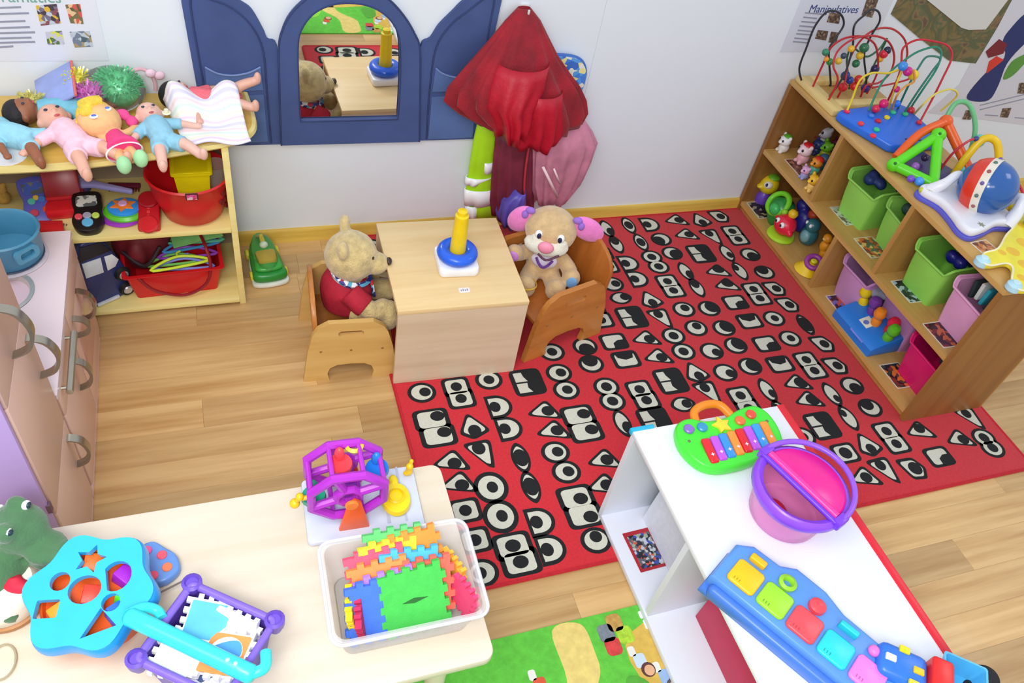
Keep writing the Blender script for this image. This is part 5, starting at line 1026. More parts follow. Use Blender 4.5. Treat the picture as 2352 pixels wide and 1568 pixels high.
obj('inner_wire', [tube(cr([(2.15, -.54, ZT+.09), (2.13, -.57, ZT+.06), (2.145, -.60, ZT+.03), (2.115, -.63, ZT+.02)], 6), .0035, 8)], M((220, 190, 60), .35), t); obj('teal_clip', [ell((2.325, -.535, ZT+.09), (.018, .02, .022), 12, 8)], M((110, 206, 200), .35), t)
for i, cc in enumerate(((90, 190, 210), (236, 210, 50), (240, 130, 60))): obj('side_bead', [ell((2.235+.02*i, -.60+.012*i, ZT+.03), .014, 12, 8)], M(cc, .3), t)

# ================================================================== white spinning ball toy
t = thing('spinning_ball_toy', 'white toy base holding a blue ball with red and cream bands on the shelf top', 'toy', (2.130, -.825, ZT))
bs = cr([(-.130, .085, 0), (-.105, .03, 0), (-.110, -.03, 0), (-.122, -.085, 0), (-.105, -.118, 0), (-.05, -.110, 0), (.02, -.088, 0), (.075, -.095, 0), (.098, -.075, 0), (.098, .0, 0), (.095, .10, 0), (.02, .115, 0), (-.07, .118, 0), (-.115, .115, 0)], 4, True)
obj('foot', [prism([(p.x*1.03, p.y*1.03) for p in bs], .0, .014, .003)], M((96, 96, 206), .35), t); obj('base', [prism([(p.x, p.y) for p in bs], .012, .040, .012, 4)], M((236, 236, 244), .3, .02), t, 50)
BR = .082; BC = Vector((.010, .005, .098))
def band(a0, a1, r): return lathe([(r*math.cos(x), r*math.sin(x)) for x in [a0+(a1-a0)*i/8 for i in range(9)]]+[(r*.97*math.cos(x), r*.97*math.sin(x)) for x in (a1, a0)], 40)
Rm = Vector((.42, -.86, .20)).normalized().to_track_quat('Z', 'Y').to_matrix()
def rr(g): return ([Rm @ p+BC for p in g[0]], g[1])
obj('ball', [rr(ell((0, 0, 0), BR, 36, 24))], M((46, 96, 168), .15, .04), t, 60)
obj('red_band', [rr(band(-.62, -.14, BR+.0025))], M((226, 60, 40), .25), t, 60); cbd = obj('cream_band', [rr(band(-.14, .14, BR+.003))], M((236, 230, 214), .3), t, 60)
for i in range(14):
    an = 2*PI*i/14; p = Rm @ Vector(((BR+.0022)*math.cos(an), (BR+.0022)*math.sin(an), 0))+BC; obj('printed_mark', [ell(p, .0062, 8, 6)], M([(110, 90, 160), (90, 120, 110), (160, 90, 90)][i % 3], .4), cbd)
obj('cradle_arm', [tube(cr([(-.100, .090, .03), (-.075, .075, .065), (-.035, .082, .088), (.03, .098, .04)], 5), [.020, .020, .019, .018, .017, .016, .015, .014, .014, .014, .014, .015, .016, .018, .020, .022], 12)], M((238, 238, 246), .3, .02), t, 60)
obj('cradle_arm', [tube(cr([(.06, -.088, .02), (.085, -.075, .06), (.098, -.055, .092), (.096, -.02, .06), (.090, .01, .02)], 5), [.020]*5+[.018]*5+[.015]*5+[.017]*6, 12)], M((238, 238, 246), .3, .02), t, 60)
obj('printed_flower', [prism([(x-.06, y-.095) for x, y in star(.013, .006, 6)], .0395, .0408)], M((150, 156, 130), .4), t); obj('printed_flower', [prism([(x-.112, y+.08) for x, y in star(.010, .004, 6)], .0395, .0408)], M((206, 210, 170), .4), t)

# ================================================================== yellow arch bead toy behind it
t = thing('yellow_arch_bead_toy', 'yellow arch toy with red wire and blue beads behind the spinning ball', 'bead maze', (0, 0, 0))
obj('arch', [tube(cr([(2.22, -.64, ZT), (2.232, -.635, ZT+.07), (2.262, -.63, ZT+.135), (2.296, -.655, ZT+.135), (2.310, -.70, ZT+.07), (2.312, -.72, ZT)], 7), .012, 12)], M((236, 196, 26), .3), t, 60)
obj('base', [box(2.235, 2.312, -.98, -.70, ZT, ZT+.018, .005)], M((232, 196, 40), .35), t)
obj('wire', [tube(cr([(2.20, -.60, ZT), (2.205, -.605, ZT+.07), (2.225, -.615, ZT+.12), (2.245, -.62, ZT+.13)], 6), .004, 8)], M((206, 50, 66), .35), t); obj('wire', [tube(cr([(2.24, -.72, ZT+.015), (2.25, -.74, ZT+.10), (2.27, -.80, ZT+.10), (2.28, -.87, ZT+.06), (2.285, -.92, ZT+.015)], 7), .004, 8)], M((206, 40, 60), .35), t)
for p, c, r in (((2.245, -.62, ZT+.13), (60, 70, 140), .009), ((2.258, -.765, ZT+.11), (220, 40, 80), .014), ((2.302, -.74, ZT+.08), (226, 160, 40), .018), ((2.31, -.775, ZT+.06), (120, 130, 190), .010), ((2.27, -.84, ZT+.04), (226, 200, 40), .018), ((2.275, -.885, ZT+.05), (50, 100, 190), .014), ((2.268, -.925, ZT+.035), (90, 190, 60), .020), ((2.29, -.95, ZT+.04), (236, 90, 40), .022), ((2.235, -1.00, ZT+.016), (236, 216, 40), .016), ((2.21, -.985, ZT+.016), (226, 206, 40), .015), ((2.255, -1.005, ZT+.014), (90, 140, 100), .013)):
    obj('bead', [ell(p, r, 14, 10)], M(c, .3), t)

# ================================================================== giraffe toy lying near the end
t = thing('giraffe_puzzle', 'flat yellow giraffe toy with pale blue wheels at the near shelf end', 'toy', (0, 0, 0))
ZG = ZT+.020
gfp = [(p.x, p.y) for p in cr([W(x, y, ZG) for x, y in ((2259, 583), (2291, 572), (2310, 541), (2330, 520), (2335, 506), (2321, 489), (2326, 472), (2352, 466), (2366, 486), (2378, 530), (2384, 600), (2372, 660), (2345, 668), (2326, 655), (2323, 640), (2325, 616), (2310, 606), (2276, 611), (2258, 604))], 4, True)]
obj('body', [prism(gfp, ZT+.008, ZT+.024, .004)], M((240, 226, 60), .35, .06), t, 40); obj('edging', [tube([(x, y, ZT+.0225) for x, y in gfp], .0030, 6, True)], M((250, 240, 200), .35), t)
for x, y, r in ((2300, 582, .012), (2325, 580, .020), (2350, 560, .022), (2352, 610, .020), (2348, 520, .016), (2345, 640, .014), (2338, 482, .012)): q = W(x, y, ZG); obj('spot', [disc((q.x, q.y, ZT+.0232), r, .0016, 18)], M((238, 190, 44), .35), t)
for x, y in ((2258, 598), (2331, 655)): q = W(x, y, ZG); wq = obj('wheel', [disc((q.x, q.y, ZT), .021, .030, 20)], M((186, 226, 240), .3), t); obj('hub', [disc((q.x, q.y, ZT+.029), .011, .004, 14)], M((206, 236, 246), .3), wq)
for x, y in ((2332, 484), (2340, 492)): q = W(x, y, ZG); obj('eye', [disc((q.x, q.y, ZT+.0235), .004, .003, 8)], M((70, 60, 30), .3), t)
# ================================================================== toys on the white shelf
ZS = WHH+.008
t = thing('toy_piano', 'bright green toy piano with rainbow keys and an orange handle on the white shelf', 'toy piano', (1.068, -1.352, ZS), math.radians(-2))
pl_ = cr([(-.125, .055, 0), (-.085, .072, 0), (-.045, .058, 0), (.01, .060, 0), (.055, .078, 0), (.105, .085, 0), (.132, .055, 0), (.135, .0, 0), (.115, -.045, 0), (.06, -.062, 0), (0, -.078, 0), (-.075, -.080, 0), (-.118, -.055, 0), (-.138, 0, 0)], 4, True)
obj('case', [prism([(p.x, p.y) for p in pl_], 0, .034, .010, 3)], M((74, 232, 60), .3, .03), t, 50)
obj('handle', [tube(cr([(-.062, .060, .016), (-.055, .094, .020), (-.02, .110, .022), (.02, .104, .022), (.040, .066, .016)], 6), .011, 10)], M((246, 140, 30), .3), t, 60)
KC = [(226, 40, 50), (196, 90, 226), (60, 150, 236), (246, 150, 60), (226, 40, 50), (196, 90, 226), (60, 160, 236), (246, 150, 60)]
for i, c in enumerate(KC):
    kx_ = -.078+.0245*i; ky = -.032+.0036*i; kk = obj('key', [box(-.0112, .0112, -.033, .033, 0, .012, .005, 3)], M(c, .25), t, 50, (kx_, ky, .031), (.1, 0, 0)); obj('key_note', [prism(star(.005, .0025, 4), .0118, .0126)], M((244, 220, 226), .4), kk, 0, (0, -.012, 0))
for x, y, c in ((-.102, .036, (140, 110, 200)), (-.066, .036, (60, 150, 200)), (.040, .040, (246, 120, 60)), (.078, .054, (240, 80, 60))): obj('button', [disc((x, y, .032), .013, .010, 18)], M(c, .25), t)
obj('star_button', [prism([(x-.014, y+.034) for x, y in star(.026, .014, 5, 1.7)], .032, .042, .003)], M((250, 220, 60), .25), t)
for x, y in ((-.115, .004), (.112, .030)): obj('screw', [disc((x, y, .0335), .004, .002, 10)], M((110, 120, 80), .4), t)
# bucket
t = thing('pink_bucket', 'translucent pink toy bucket with purple rim and half a magenta lid on the white shelf', 'bucket', (*((W(1842, 1116, ZS+.112)).xy), ZS), math.atan2(W(1930, 1180, .49).y-W(1775, 1035, .49).y, W(1930, 1180, .49).x-W(1775, 1035, .49).x))
BH = .116
obj('wall', [lathe([(0, 0), (.074, 0), (.080, .008), (.094, BH-.012), (.090, BH-.012), (.075, .012), (0, .006)], 40)], M((255, 150, 214), .2, .04, 8, alpha=.80), t, 60)
obj('rim', [lathe([(.088, BH-.034), (.098, BH-.036), (.108, BH-.018), (.107, BH-.002), (.098, BH+.004), (.086, BH-.004)], 44)], M((148, 80, 236), .25), t, 60)
obj('lid', [lathe([(0, BH+.002), (.088, BH-.002), (.094, BH+.004), (.088, BH+.010), (0, BH+.012)], 28, a0=0, a1=PI)], M((246, 30, 150), .25), t, 50); obj('lid_hinge', [tube([(-.094, -.004, BH+.006), (.094, -.004, BH+.006)], .009, 12)], M((246, 60, 160), .25), t, 50); obj('hinge_bar', [tube([(-.102, -.018, BH+.004), (.102, -.018, BH+.004)], .0065, 10)], M((120, 60, 220), .25), t, 50)
obj('handle', [tube([(.106*math.cos(a), .0+.116*math.sin(a), BH+.008+.006*math.sin(a)) for a in [PI*i/24 for i in range(25)]], .0065, 10)], M((150, 90, 226), .2), t, 60)
for sg in (1, -1): obj('handle_lug', [box(sg*.104-.010, sg*.104+.010, -.022, .012, BH-.012, BH+.014, .004)], M((130, 66, 226), .25), t, 40)
obj('toy_inside', [ell((-.01, -.03, .03), (.03, .02, .02)), ell((.02, -.045, .03), (.02, .015, .015))], M((220, 40, 60), .4), t)
# pop-up pal
t = thing('long_pop_up_toy', 'long blue pop-up toy with five coloured doors lying across the white shelf', 'toy', (0, 0, 0))
c0 = W(1712, 1322, ZS+.05); c1 = W(1990, 1545, ZS+.05); ax = (c1-c0).normalized(); ang = math.atan2(ax.y, ax.x); ctr = (c0+c1)/2
t.location = (ctr.x+.005, ctr.y+.0, ZS); t.rotation_euler = (0, 0, ang); LB = (c1-c0).length/2+.055
po = [(-LB, -.060), (LB, -.060), (LB, .055), (LB-.05, .070), (.05, .074), (.0, .092), (-.07, .094), (-.10, .072), (-LB+.03, .070), (-LB, .045)]
PBL = M((92, 150, 226), .3, .03); PBD = M((70, 122, 210), .3, .03)
obj('case', [prism(po, .012, .056, .010, 3)], PBL, t, 45); obj('base', [prism([(x*1.02, y*1.1-.010) for x, y in po], 0, .020, .006)], PBD, t, 45); obj('front_bar', [box(-LB+.01, LB-.01, -.080, -.052, .006, .040, .012, 3)], PBD, t, 45)
for i, c in enumerate(((252, 196, 20), (160, 226, 50), (250, 80, 90), (40, 214, 222), (252, 130, 220))):
    x = -LB+.055+(2*LB-.11)/4*i*1.0; d = obj('door', [prism(rrect(x-.031, x+.031, -.044, .018, .010), .054, .064, .004)], M(c, .3, .03), t, 45)
    obj('door_mark', [box(x-.018, x-.016, -.037, -.030, .0635, .0645), box(x-.012, x-.010, -.037, -.030, .0635, .0645), box(x-.006, x-.004, -.037, -.030, .0635, .0645)], M(tuple(int(v*.75) for v in c), .5), d, 0)
    cc = tuple(int(v*.96) for v in c)
    g = [[prism(rrect(x-.018, x+.018, .028, .044, .004), .054, .070, .003)], [lathe([(.008, .055), (.018, .055), (.019, .064), (.012, .068), (.008, .062)], 20, (x, .040, 0))], [lathe([(0, .054), (.018, .054), (.017, .066), (.008, .072), (0, .072)], 20, (x, .040, 0))], [prism(rrect(x-.020, x+.020, .034, .046, .003), .054, .074, .003)], [ell((x-.012, .040, .062), (.012, .012, .010)), ell((x+.012, .040, .062), (.012, .012, .010))]][i]
    obj('door_knob', g, M(cc, .3), d, 45)
# toy train at the end
q = W(2110, 1535, ZS+.06)
t = thing('toy_train', 'blue toy train with red cab at the near end of the white shelf', 'toy', (q.x-.022, q.y, ZS), ang+.35)
obj('boiler', [box(-.065, .030, -.036, .036, .022, .078, .016, 3)], M((50, 120, 226), .3), t, 45); obj('cab', [box(.030, .072, -.040, .040, .020, .090, .008, 3)], M((232, 40, 40), .3), t, 45); obj('tender', [T(loft([[(x, y, z) for x, y in rrect(-w_, w_, -w_*.9, w_*.9, .006)] for w_, z in ((.030, .03), (.042, .075), (.038, .075), (.027, .034))], True, True), loc=(.100, .03, 0))], M((80, 180, 232), .3), t, 45)
for x, y, c in ((-.02, .028, (240, 220, 30)), (.008, -.004, (240, 200, 40)), (-.045, .0, (236, 240, 246)), (.0, -.034, (226, 216, 60))): obj('window', [box(x-.010, x+.010, y-.007, y+.007, .074, .082, .002)], M(c, .3), t)
for x, y in ((-.04, -.044), (.03, -.046), (-.02, .044), (.05, .046)): obj('wheel', [disc((x, y-.006, .020), .020, .012, 18, axis='y')], M((30, 28, 40), .5), t)
q2 = W(2258, 1562, ZS+.028)
tag(blob('black_pompom', [ell((0, 0, .028), (.030, .030, .030)), ell((-.04, -.01, .022), (.026, .024, .022))], M((22, 22, 26), .7, .3, 60, .5, 200), None, .004, 2, (q2.x, q2.y, ZS)), 'black fluffy ball at the near end of the white shelf', 'toy')
# things inside the white shelf
t = thing('photo_card', 'photo card of mixed small toys lying in the first white cubby', 'card', (.925, -1.405, .018+.0085), math.radians(2)); obj('card', [prism(rrect(-.040, .040, -.058, .058, .002), 0, .0012)], M((176, 36, 50), .35), t, 0); obj('print', [prism(rrect(-.032, .034, -.050, .046, .002), .0012, .0018)], pat(((44, 50, 66), (190, 196, 206), (96, 100, 110), (60, 80, 170), (206, 90, 70), (160, 170, 150), (36, 36, 44)), 130, .3), t, 0)
t = thing('picture_book', 'thin picture book standing in the first white cubby', 'book', (.990, -1.43, .0265), math.radians(1)); obj('cover', [box(-.006, .006, -.125, .125, 0, .20, .001)], pat(((40, 140, 150), (60, 160, 160), (30, 60, 70), (220, 140, 60), (40, 150, 160)), 16, .35), t, 0); obj('pages', [box(-.010, -.0062, -.12, .12, .004, .196)], M((230, 230, 240), .5, .03, 40), t, 0)
tag(obj('leaflet', [box(-.001, .001, -.11, .11, 0, .165)], M((216, 220, 232), .5, .05, 60), None, 0, (.962, -1.425, .0265), (0, .10, .02)), 'white printed leaflet leaning on the picture book', 'leaflet')
tag(obj('magenta_folder', [box(-.010, .010, -.14, .14, 0, .16, .003)], M((196, 24, 76), .4), None, 35, (.985, -1.745, .0265), (0, .06, 0)), 'magenta folder standing in the second white cubby', 'folder')
tag(obj('black_box_file', [box(-.03, .03, -.05, .05, 0, .10, .003)], M((40, 34, 52), .5), None, 35, (.93, -1.93, .0265), (0, 0, .05)), 'small dark box in front of the magenta folder', 'box')

# ================================================================== toys on the foreground table
Z0 = ZW
t = thing('ferris_wheel_toy', 'purple toy ferris wheel with coloured seats on a pale grey base', 'toy', (.172, -1.362, Z0), math.radians(-2))
obj('base', [prism(rrect(-.105, .125, -.078, .070, .010), 0, .014, .004)], M((206, 212, 230), .3, .02), t, 40); obj('base_channel', [box(.052, .058, -.06, .07, .013, .0155), box(.088, .092, -.06, .07, .013, .0155)], M((180, 186, 206), .35), t)
PU = M((178, 50, 196), .28, .04); RW_, WZ = .066, .104; tilt_ = .0
WC = Vector((-.024, -.010, WZ))
def hexr(r, y): return [(WC.x+r*math.cos(2*PI*i/8+PI/8)*1.12, WC.y+y, WC.z+r*math.sin(2*PI*i/8+PI/8)) for i in range(8)]
for y in (-.030, .046):
    rim = obj('wheel_rim', [tube(hexr(RW_, y), .0095, 8, True), tube(hexr(.020, y), .009, 8, True)], PU, t, 40)
    for i in range(4):
        a_ = PI/2*i+.35; obj('spoke', [tube([(WC.x+.02*math.cos(a_), WC.y+y, WC.z+.02*math.sin(a_)), (WC.x+.064*math.cos(a_)*1.1, WC.y+y, WC.z+.064*math.sin(a_))], .0085, 8)], PU, rim)
for i in range(8):
    h = hexr(RW_, 0)[i]; obj('cross_bar', [tube([(h[0], WC.y-.030, h[2]), (h[0], WC.y+.046, h[2])], .005, 8)], PU, t, 40)
obj('support', [T(prism([(-.030, 0), (.030, 0), (.012, .090), (0, .100), (-.012, .090)], -.005, .005, .003), loc=(WC.x+.01, WC.y-.046, .012), rot=STAND)], M((244, 96, 30), .3), t, 40); obj('support', [T(prism([(-.030, 0), (.030, 0), (.012, .090), (0, .100), (-.012, .090)], -.005, .005, .003), loc=(WC.x+.01, WC.y+.060, .012), rot=STAND)], M((244, 96, 30), .3), t, 40)
obj('hub_cap', [disc((WC.x+.004, WC.y-.056, WZ), .013, .008, 18, axis='y')], M((246, 130, 50), .3), t)
def seat(par, c, rgb, s=1.0): obj('seat', [lathe([(0, 0), (.018*s, 0), (.024*s, .010*s), (.022*s, .018*s), (.012*s, .014*s), (0, .014*s)], 20, c), ell((c[0], c[1]+.012*s, c[2]+.030*s), (.010*s, .009*s, .018*s))], M(rgb, .3), par, 50)
seat(t, (WC.x-.01, WC.y+.01, WZ+.035), (240, 70, 80)); seat(t, (WC.x+.062, WC.y+.02, WZ-.01), (40, 130, 226)); seat(t, (WC.x-.062, WC.y+.0, WZ-.045), (40, 170, 130)); seat(t, (WC.x+.01, WC.y+.03, WZ-.075), (150, 70, 200))
obj('crank', [tube(cr([(-.085, -.02, .085), (-.115, -.02, .085), (-.118, -.02, .070)], 4), .005, 8), ell((-.122, -.02, .072), .010), ell((-.112, -.02, .092), .008)], M((240, 196, 30), .3), t, 60); obj('yellow_ring', [lathe([(.012, 0), (.018, .003), (.012, .007)], 18, (WC.x+.02, WC.y+.04, WZ+.058))], M((236, 200, 40), .3), t, 60)
t2 = thing('yellow_duck_car', 'yellow flat duck-shaped car on the grey ferris wheel base', 'toy', (.247, -1.378, Z0+.0145), math.radians(-4)); obj('body', [lathe([(0, 0), (.024, 0), (.030, .006), (.028, .016), (.016, .020), (0, .021)], 24, sy=1.25), ell((0, .042, .010), (.010, .016, .009))], M((246, 214, 20), .3), t2, 50); obj('seat_ring', [lathe([(.014, .018), (.018, .022), (.014, .024)], 20)], M((240, 200, 10), .3), t2, 60)
t2 = thing('small_yellow_figure', 'tiny yellow figure standing at the back edge of the table', 'toy', (.287, -1.318, Z0+.0145), 0); blob('body', [ell((0, 0, .012), (.008, .008, .013)), ell((0, .0, .028), (.008, .008, .008)), ell((.004, .004, .040), (.005, .005, .006)), ell((-.006, 0, .006), (.007, .006, .006))], M((240, 196, 20), .35), t2, .0025, 2)

# clear tub with foam tiles
TBX, TBY, TRZ = .212, -1.588, math.radians(-1.0)
t = thing('clear_tub', 'clear plastic tub packed with foam letter tiles', 'tub', (TBX, TBY, Z0), TRZ)
CLRP = M((236, 234, 238), .15, .0, alpha=.30)
obj('wall', [openbox(.228, .150, .262, .184, .098, .0025, .020, .006)], CLRP, t, 40); obj('rim', [tube([(x, y, .100) for x, y in rrect(-.137, .137, -.098, .098, .022)], .0035, 8, True)], M((236, 236, 244), .2, .0, alpha=.6), t, 60)
def foam(label, loc, rot, rgb, s=.060, hole=None, group='foam tiles in the clear tub', th=.010, inset=None):
    """square foam tile with square teeth on all four sides, standing in x-z"""
    o = []; n = 4; st_ = 2*s/(2*n)
    for side in range(4):
        for i in range(2*n):
            a = -s+st_*i; out = s+(.008 if i % 2 == 0 else 0)
            for u in (a, a+st_):
                p = (u, -out) if side == 0 else (out, u) if side == 1 else (-u, out) if side == 2 else (-out, -u)
                o.append(p)
    cl = []
    for p in o:
        if not cl or (abs(p[0]-cl[-1][0])+abs(p[1]-cl[-1][1])) > 1e-5: cl.append(p)
    tt = thing('foam_tile', label, 'foam tile', loc, 0, group, rot=rot)
    obj('tile', [prism(cl, -th/2, th/2)], M(rgb, .75, .05, 60, .2, 300), tt, 0)
    if hole: obj('cut_out', [prism(hole, th/2-.001, th/2+.0006)], M(inset or tuple(int(v*.55) for v in rgb), .8), tt, 0)
    return tt
FO = [((100, 206, 120), 'mint'), ((240, 150, 60), 'tangerine'), ((240, 226, 60), 'lemon'), ((236, 90, 120), 'rose'), ((80, 190, 240), 'sky blue'), ((246, 150, 80), 'apricot'), ((240, 110, 90), 'coral'), ((176, 130, 236), 'violet'), ((70, 120, 230), 'royal blue'), ((70, 196, 80), 'green')]
for i, (c, nm) in enumerate(FO):
    k = i/(len(FO)-1); x = TBX+(-.002, .034, -.018, -.044, .022, -.040, .046, -.030, -.058, .020)[i]; yy = TBY+.056-.094*k
    foam('%s foam tile standing in the clear tub, %s' % (nm, ['at the very back', 'second from the back', 'third from the back', 'behind the sky blue one', 'before the rose one', 'before the sky blue one', 'in the middle right', 'behind the royal blue one', 'at the front left', 'at the front'][i]), (x*.85+TBX*.15, yy+(.014 if i == 9 else 0), Z0+.080-.026*k+(.008 if i == 9 else 0)), (math.radians(52), math.radians((-1)**i*(3+2*(i % 3))), math.radians(3*math.sin(i))), c, .050 if i < 9 else .055, [(-.022, -.002), (0, -.006), (.026, 0), (0, .004)] if i == 9 else None)
for i, (x, yy, c, nm) in enumerate(((-.100, -.030, (246, 220, 30), 'yellow'), (-.086, -.052, (196, 40, 90), 'crimson'), (.108, .010, (246, 180, 60), 'amber'), (.118, -.060, (236, 70, 120), 'pink'))):
    foam('%s foam letter piece tucked at the side of the clear tub' % nm, (TBX+x*.92, TBY+yy*.8+.012, Z0+.052), (math.radians(80), 0, math.radians(80 if x < 0 else -70)), c, .028, th=.012)

# purple basket with white foam tiles
PB0, PB1, PB3 = W(450, 1345, Z0+.10), W(640, 1430, Z0+.10), W(305, 1510, Z0+.10)
pang = math.atan2(PB1.y-PB0.y, PB1.x-PB0.x); cc_ = (PB1+PB3)/2
t = thing('purple_basket', 'dark purple square basket with knobbed corners full of white foam tiles', 'basket', (cc_.x, cc_.y, Z0), pang)
bw = (PB1-PB0).length/2; bd = (PB3-PB0).length/2
PUB = M((96, 70, 176), .4, .05)
obj('wall', [openbox(bw*1.7, bd*1.7, bw*2, bd*2, .098, .004, .010, .004)], PUB, t, 40)
obj('rim', [tube([(x, y, .100) for x, y in rrect(-bw, bw, -bd, bd, .008)], .007, 8, True)], M((128, 100, 206), .35), t, 50)
for sx_ in (-1, 1):
    for sy_ in (-1, 1): obj('corner_knob', [lathe([(.010, -.03), (.016, -.01), (.017, .006), (.012, .010), (.010, .004), (0, .004)], 16, (sx_*bw, sy_*bd, .100))], M((108, 80, 190), .35), t, 50)
def inb(u, v_, z): q = Matrix.Rotation(pang, 3, 'Z') @ Vector((u*bw, v_*bd, 0)); return (cc_.x+q.x, cc_.y+q.y, Z0+z)
g6 = 'foam tiles in the purple basket'
foam('white foam tile with a sky blue printed face at the back of the purple basket', inb(-.28, .40, .090), (.10, .16, pang+.3), (246, 246, 246), .034, rrect(-.032, .032, -.030, .030, .003), g6, .010, (92, 184, 226))
f_ = foam('white foam tile with an orange print of a blue shape in the purple basket', inb(.46, -.10, .092), (-.10, -.14, pang+.2), (248, 246, 244), .036, rrect(-.033, .033, -.036, .033, .004), g6, .010, (250, 150, 80))
obj('printed_disc', [prism(circ(.028, 24, (0, 0)), .0055, .0064)], M((240, 246, 246), .7), f_, 0); obj('printed_swirl', [prism([(p.x, p.y) for p in cr([(-.024, .004, 0), (-.006, .018, 0), (.016, .022, 0), (.027, .002, 0), (.018, -.022, 0), (.016, -.002, 0), (.002, .0, 0), (-.014, -.008, 0)], 4, True)], .0063, .0072)], M((80, 160, 232), .7), f_, 0); obj('printed_crescent', [prism([(p.x, p.y) for p in cr([(-.012, -.014, 0), (.004, -.008, 0), (.012, -.006, 0), (.008, -.020, 0), (-.006, -.024, 0)], 4, True)], .0063, .0072)], M((250, 226, 70), .7), f_, 0)
foam('plain white foam tile leaning in the middle of the purple basket', inb(.05, .10, .074), (.05, .05, pang+.1), (244, 244, 248), .040, None, g6)
foam('plain white foam tile at the front left of the purple basket', inb(-.40, -.45, .084), (-.05, .06, pang+.2), (246, 246, 240), .034, None, g6)
foam('white foam tile with navy flecks at the near side of the purple basket', inb(.25, -.55, .078), (-.08, -.05, pang+.3), (236, 238, 246), .034, [(-.02, -.01), (.0, -.02), (.022, -.004), (.004, .016)], g6, .010, (60, 80, 120))
foam('white foam tile standing against the far side of the purple basket', inb(.30, .60, .066), (1.2, .0, pang), (248, 248, 250), .034, None, g6)

# blue shape sorter
q = W(222, 1338, Z0+.11)
t = thing('shape_sorter', 'sky blue flower-shaped sorter with shape holes over an orange drum', 'toy', (q.x, q.y, Z0), 0, rot=(math.radians(7), math.radians(-5), math.radians(-12)))
R_ = .096; fl8 = [(R_*(1+.085*math.cos(6*a+.6))*math.cos(a), R_*(1+.085*math.cos(6*a+.6))*math.sin(a)) for a in [2*PI*i/72 for i in range(72)]]
def sorter_lid(z0, z1):
    holes = [[(x-.008, y+.054) for x, y in star(.026, .013, 5, 1.35)], circ(.016, 16, (-.048, .018)), rrect(-.076, -.040, -.042, -.012, .003, 2), circ(.026, 20, (-.006, .002), .024), [(.040+.024*math.cos(a), .022+.026*math.sin(a)) for a in [-2.0+4.6*i/14 for i in range(15)]], circ(.015, 14, (.040, -.022)), [(.004, -.078), (.026, -.030), (.056, -.060)]]
    bm = bmesh.new(); es = []
    for l in [fl8]+holes:
        vs = [bm.verts.new((x, y, z0)) for x, y in l]; es += [bm.edges.new((vs[i], vs[(i+1) % len(vs)])) for i in range(len(vs))]
    r = bmesh.ops.triangle_fill(bm, use_beauty=True, edges=es); fs = [f for f in r['geom'] if isinstance(f, bmesh.types.BMFace)]
    ex = bmesh.ops.extrude_face_region(bm, geom=fs)
    for v in [w_ for w_ in ex['geom'] if isinstance(w_, bmesh.types.BMVert)]: v.co.z = z1
    return _bm(bm)
SBL = M((50, 186, 246), .3, .03)
obj('lid', [sorter_lid(.100, .112)], SBL, t, 30); obj('lid_skirt', [loft([[(x*k, y*k, z) for x, y in fl8] for k, z in ((.97, .112), (1.02, .106), (1.04, .094), (1.04, .082), (1.0, .082), (.98, .098))])], M((40, 160, 236), .3), t, 60)
obj('drum', [lathe([(0, .004), (.064, .004), (.070, .012), (.082, .088), (.078, .088), (.076, .078), (0, .076)], 36)], M((240, 96, 34), .35, .04), t, 50)
for x, y, z, c in ((.040, .015, .045, (170, 40, 200)), (.030, -.050, .055, (50, 110, 230)), (.044, -.026, .05, (90, 230, 40)), (-.055, -.03, .03, (240, 150, 30)), (-.01, -.01, .03, (236, 60, 40)), (-.01, .05, .035, (240, 110, 30))): tag(obj('shape_block', [box(-.016, .016, -.016, .016, -.014, .014, .003)], M(c, .35), None, 35, (q.x+x, q.y+y, Z0+.086), (.2, .2, x*20)), {(170, 40, 200): 'purple', (50, 110, 230): 'blue', (90, 230, 40): 'lime', (240, 150, 30): 'amber', (236, 60, 40): 'red', (240, 110, 30): 'orange'}[c]+' shape block inside the blue shape sorter', 'toy block', 'blocks inside the shape sorter')
ha, hb_ = W(300, 1415, Z0+.13)-q, W(592, 1545, Z0+.13)-q
# handle swings out over the basket
t2 = thing('turquoise_handle', 'long turquoise handle of a push toy lying from the sorter over the purple basket', 'toy handle', (0, 0, 0))
ZH = Z0+.128
p0, p1 = W(290, 1412, ZH), W(585, 1552, ZH); d_ = (p1-p0)
TQ = M((60, 222, 226), .3, .03)
obj('bar', [tube([p0+d_*s for s in (0, .03, .2, .5, .8, .97, 1.0)], [.010, .015, .0145, .0145, .015, .015, .010], 14)], TQ, t2, 60); obj('bend', [tube(cr([p1-d_*.03, p1+Vector((.016, .010, 0)), p1+Vector((.020, .036, -.004))], 5), .009, 12)], TQ, t2, 60)
e0 = W(300, 1395, ZH); obj('fork', [tube(cr([p0, W(330, 1395, ZH-.01), W(360, 1402, ZH-.02), W(372, 1420, ZH-.02)], 5), .009, 12)], TQ, t2, 60)
for s in (.80, .86): obj('stud', [ell(p0+d_*s+Vector((0, 0, .0135)), .004, 8, 6)], M((180, 250, 246), .3), t2)
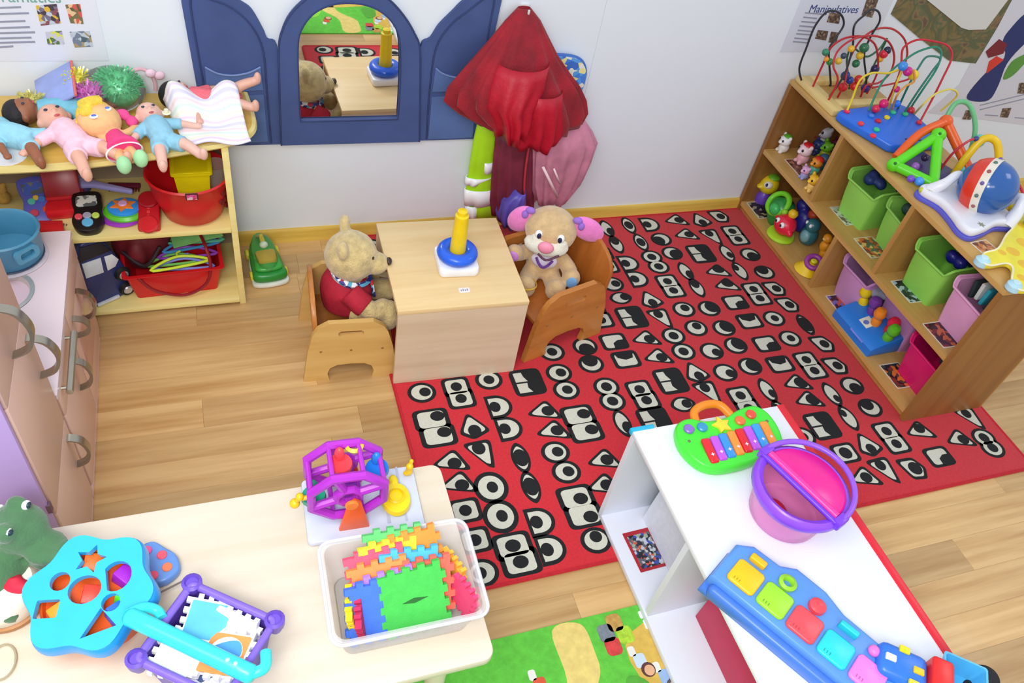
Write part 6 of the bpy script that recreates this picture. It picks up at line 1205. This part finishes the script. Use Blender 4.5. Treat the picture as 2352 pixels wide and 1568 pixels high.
# small second butterfly toy behind
q3 = W(352, 1292, Z0+.02)
t = thing('butterfly_rattle', 'blue scalloped rattle with pink and orange dots behind the shape sorter', 'toy', (q3.x, q3.y, Z0), .3); obj('body', [prism([(p.x, p.y) for p in cr([(-.03, .035, 0), (.01, .045, 0), (.028, .02, 0), (.040, -.005, 0), (.034, -.035, 0), (0, -.045, 0), (-.03, -.02, 0)], 4, True)], 0, .022, .005)], M((100, 146, 216), .3), t, 45)
for x, y, c in ((-.002, .028, (236, 90, 160)), (.018, .006, (236, 90, 110)), (.018, -.022, (244, 130, 90)), (-.008, -.026, (236, 90, 120))): obj('dot', [disc((x, y, .021), .009, .004, 14)], M(c, .35), t)
q4 = W(335, 1378, Z0+.02); tag(blob('yellow_chick', [ell((0, 0, .016), (.016, .020, .016)), ell((.010, .012, .030), (.010, .010, .010)), ell((-.016, -.006, .014), (.012, .010, .008))], M((240, 196, 30), .35), None, .003, 2, (q4.x, q4.y, Z0)), 'small yellow toy between the sorter and the purple basket', 'toy')
tag(obj('pull_cord', [tube(cr([W(345, 1372, Z0+.012), W(385, 1352, Z0+.012), W(428, 1330, Z0+.012)], 5), .0018, 6), tube(cr([W(376, 1412, Z0+.06), W(400, 1398, Z0+.07), W(410, 1392, Z0+.085)], 5), .0018, 6)], M((120, 110, 100), .7), None), 'thin grey pull cord running to the purple basket', 'cord')
tag(obj('wire_loop', [tube([(W(5, 1520, Z0+.004).x+.02*math.cos(2*PI*i/24), W(5, 1520, Z0+.004).y+.03*math.sin(2*PI*i/24), Z0+.004) for i in range(24)], .002, 6, True)], M((170, 160, 130), .5), None), 'thin wire loop at the left edge of the table', 'wire')

# green crocodile plush and cream drum
CGR = M((72, 116, 76), .95, .14, 30, .5, 220, sheen=.4)
q = W(45, 1235, Z0+.09)
t = thing('crocodile_plush', 'dark green crocodile plush with a red ribbon at the left of the table', 'plush toy', (q.x, q.y, Z0), math.radians(-25))
blob('body', [ell((-.035, -.045, .055), (.066, .060, .055)), ell((.0, .006, .112), (.050, .046, .042)), ell((.052, -.010, .096), (.036, .034, .018)), ell((.050, -.012, .076), (.034, .030, .012)), ell((.082, -.016, .100), (.012, .026, .014)), ell((-.005, .030, .146), (.018, .016, .018)), ell((.004, -.024, .146), (.018, .016, .018)), limb((-.01, -.08, .05), (.02, -.105, .04), (.035, -.10, .03), .022, .018)], CGR, t, .005, 3)
for y in (.030, -.024): e = obj('eye', [ell((.012, y, .152), (.007, .009, .008), 14, 10)], M((240, 244, 244), .25), t); obj('pupil', [ell((.016, y, .153), (.0045, .0065, .006), 10, 8)], M((40, 60, 70), .2), e)
for x, y, z in ((-.045, -.012, .118), (-.020, -.040, .122), (-.040, .030, .125)): obj('spot', [ell((x, y, z), .006, 8, 6)], M((226, 236, 226), .6), t)
obj('tongue', [ell((.070, -.020, .086), (.016, .018, .006), 12, 8)], M((190, 30, 56), .6), t); blob('ribbon', [ell((.030, -.072, .066), (.026, .014, .012)), ell((.046, -.060, .052), (.020, .016, .010)), tube([(.02, -.06, .075), (.03, -.085, .04), (.01, -.11, .03)], .012, 8)], M((206, 30, 60), .7), t, .004, 2); obj('ribbon_tail', [tube([(.040, -.055, .066), (.050, -.062, .04), (.046, -.075, .02)], .006, 6)], M((226, 226, 240), .7), t)
q = W(18, 1385, Z0+.05)
t = thing('cream_drum', 'cream coloured plastic drum toy with wooden rim cut off by the left edge', 'toy', (q.x-.012, q.y+.03, Z0), 0); t.scale = (.88, .88, .9); obj('shell', [lathe([(0, .012), (.056, .012), (.064, .02), (.064, .060), (.056, .072), (0, .076)], 32)], M((240, 238, 220), .4), t, 50); obj('rim', [lathe([(.058, 0), (.066, .002), (.068, .014), (.060, .018)], 32)], M((176, 120, 64), .45), t, 50)
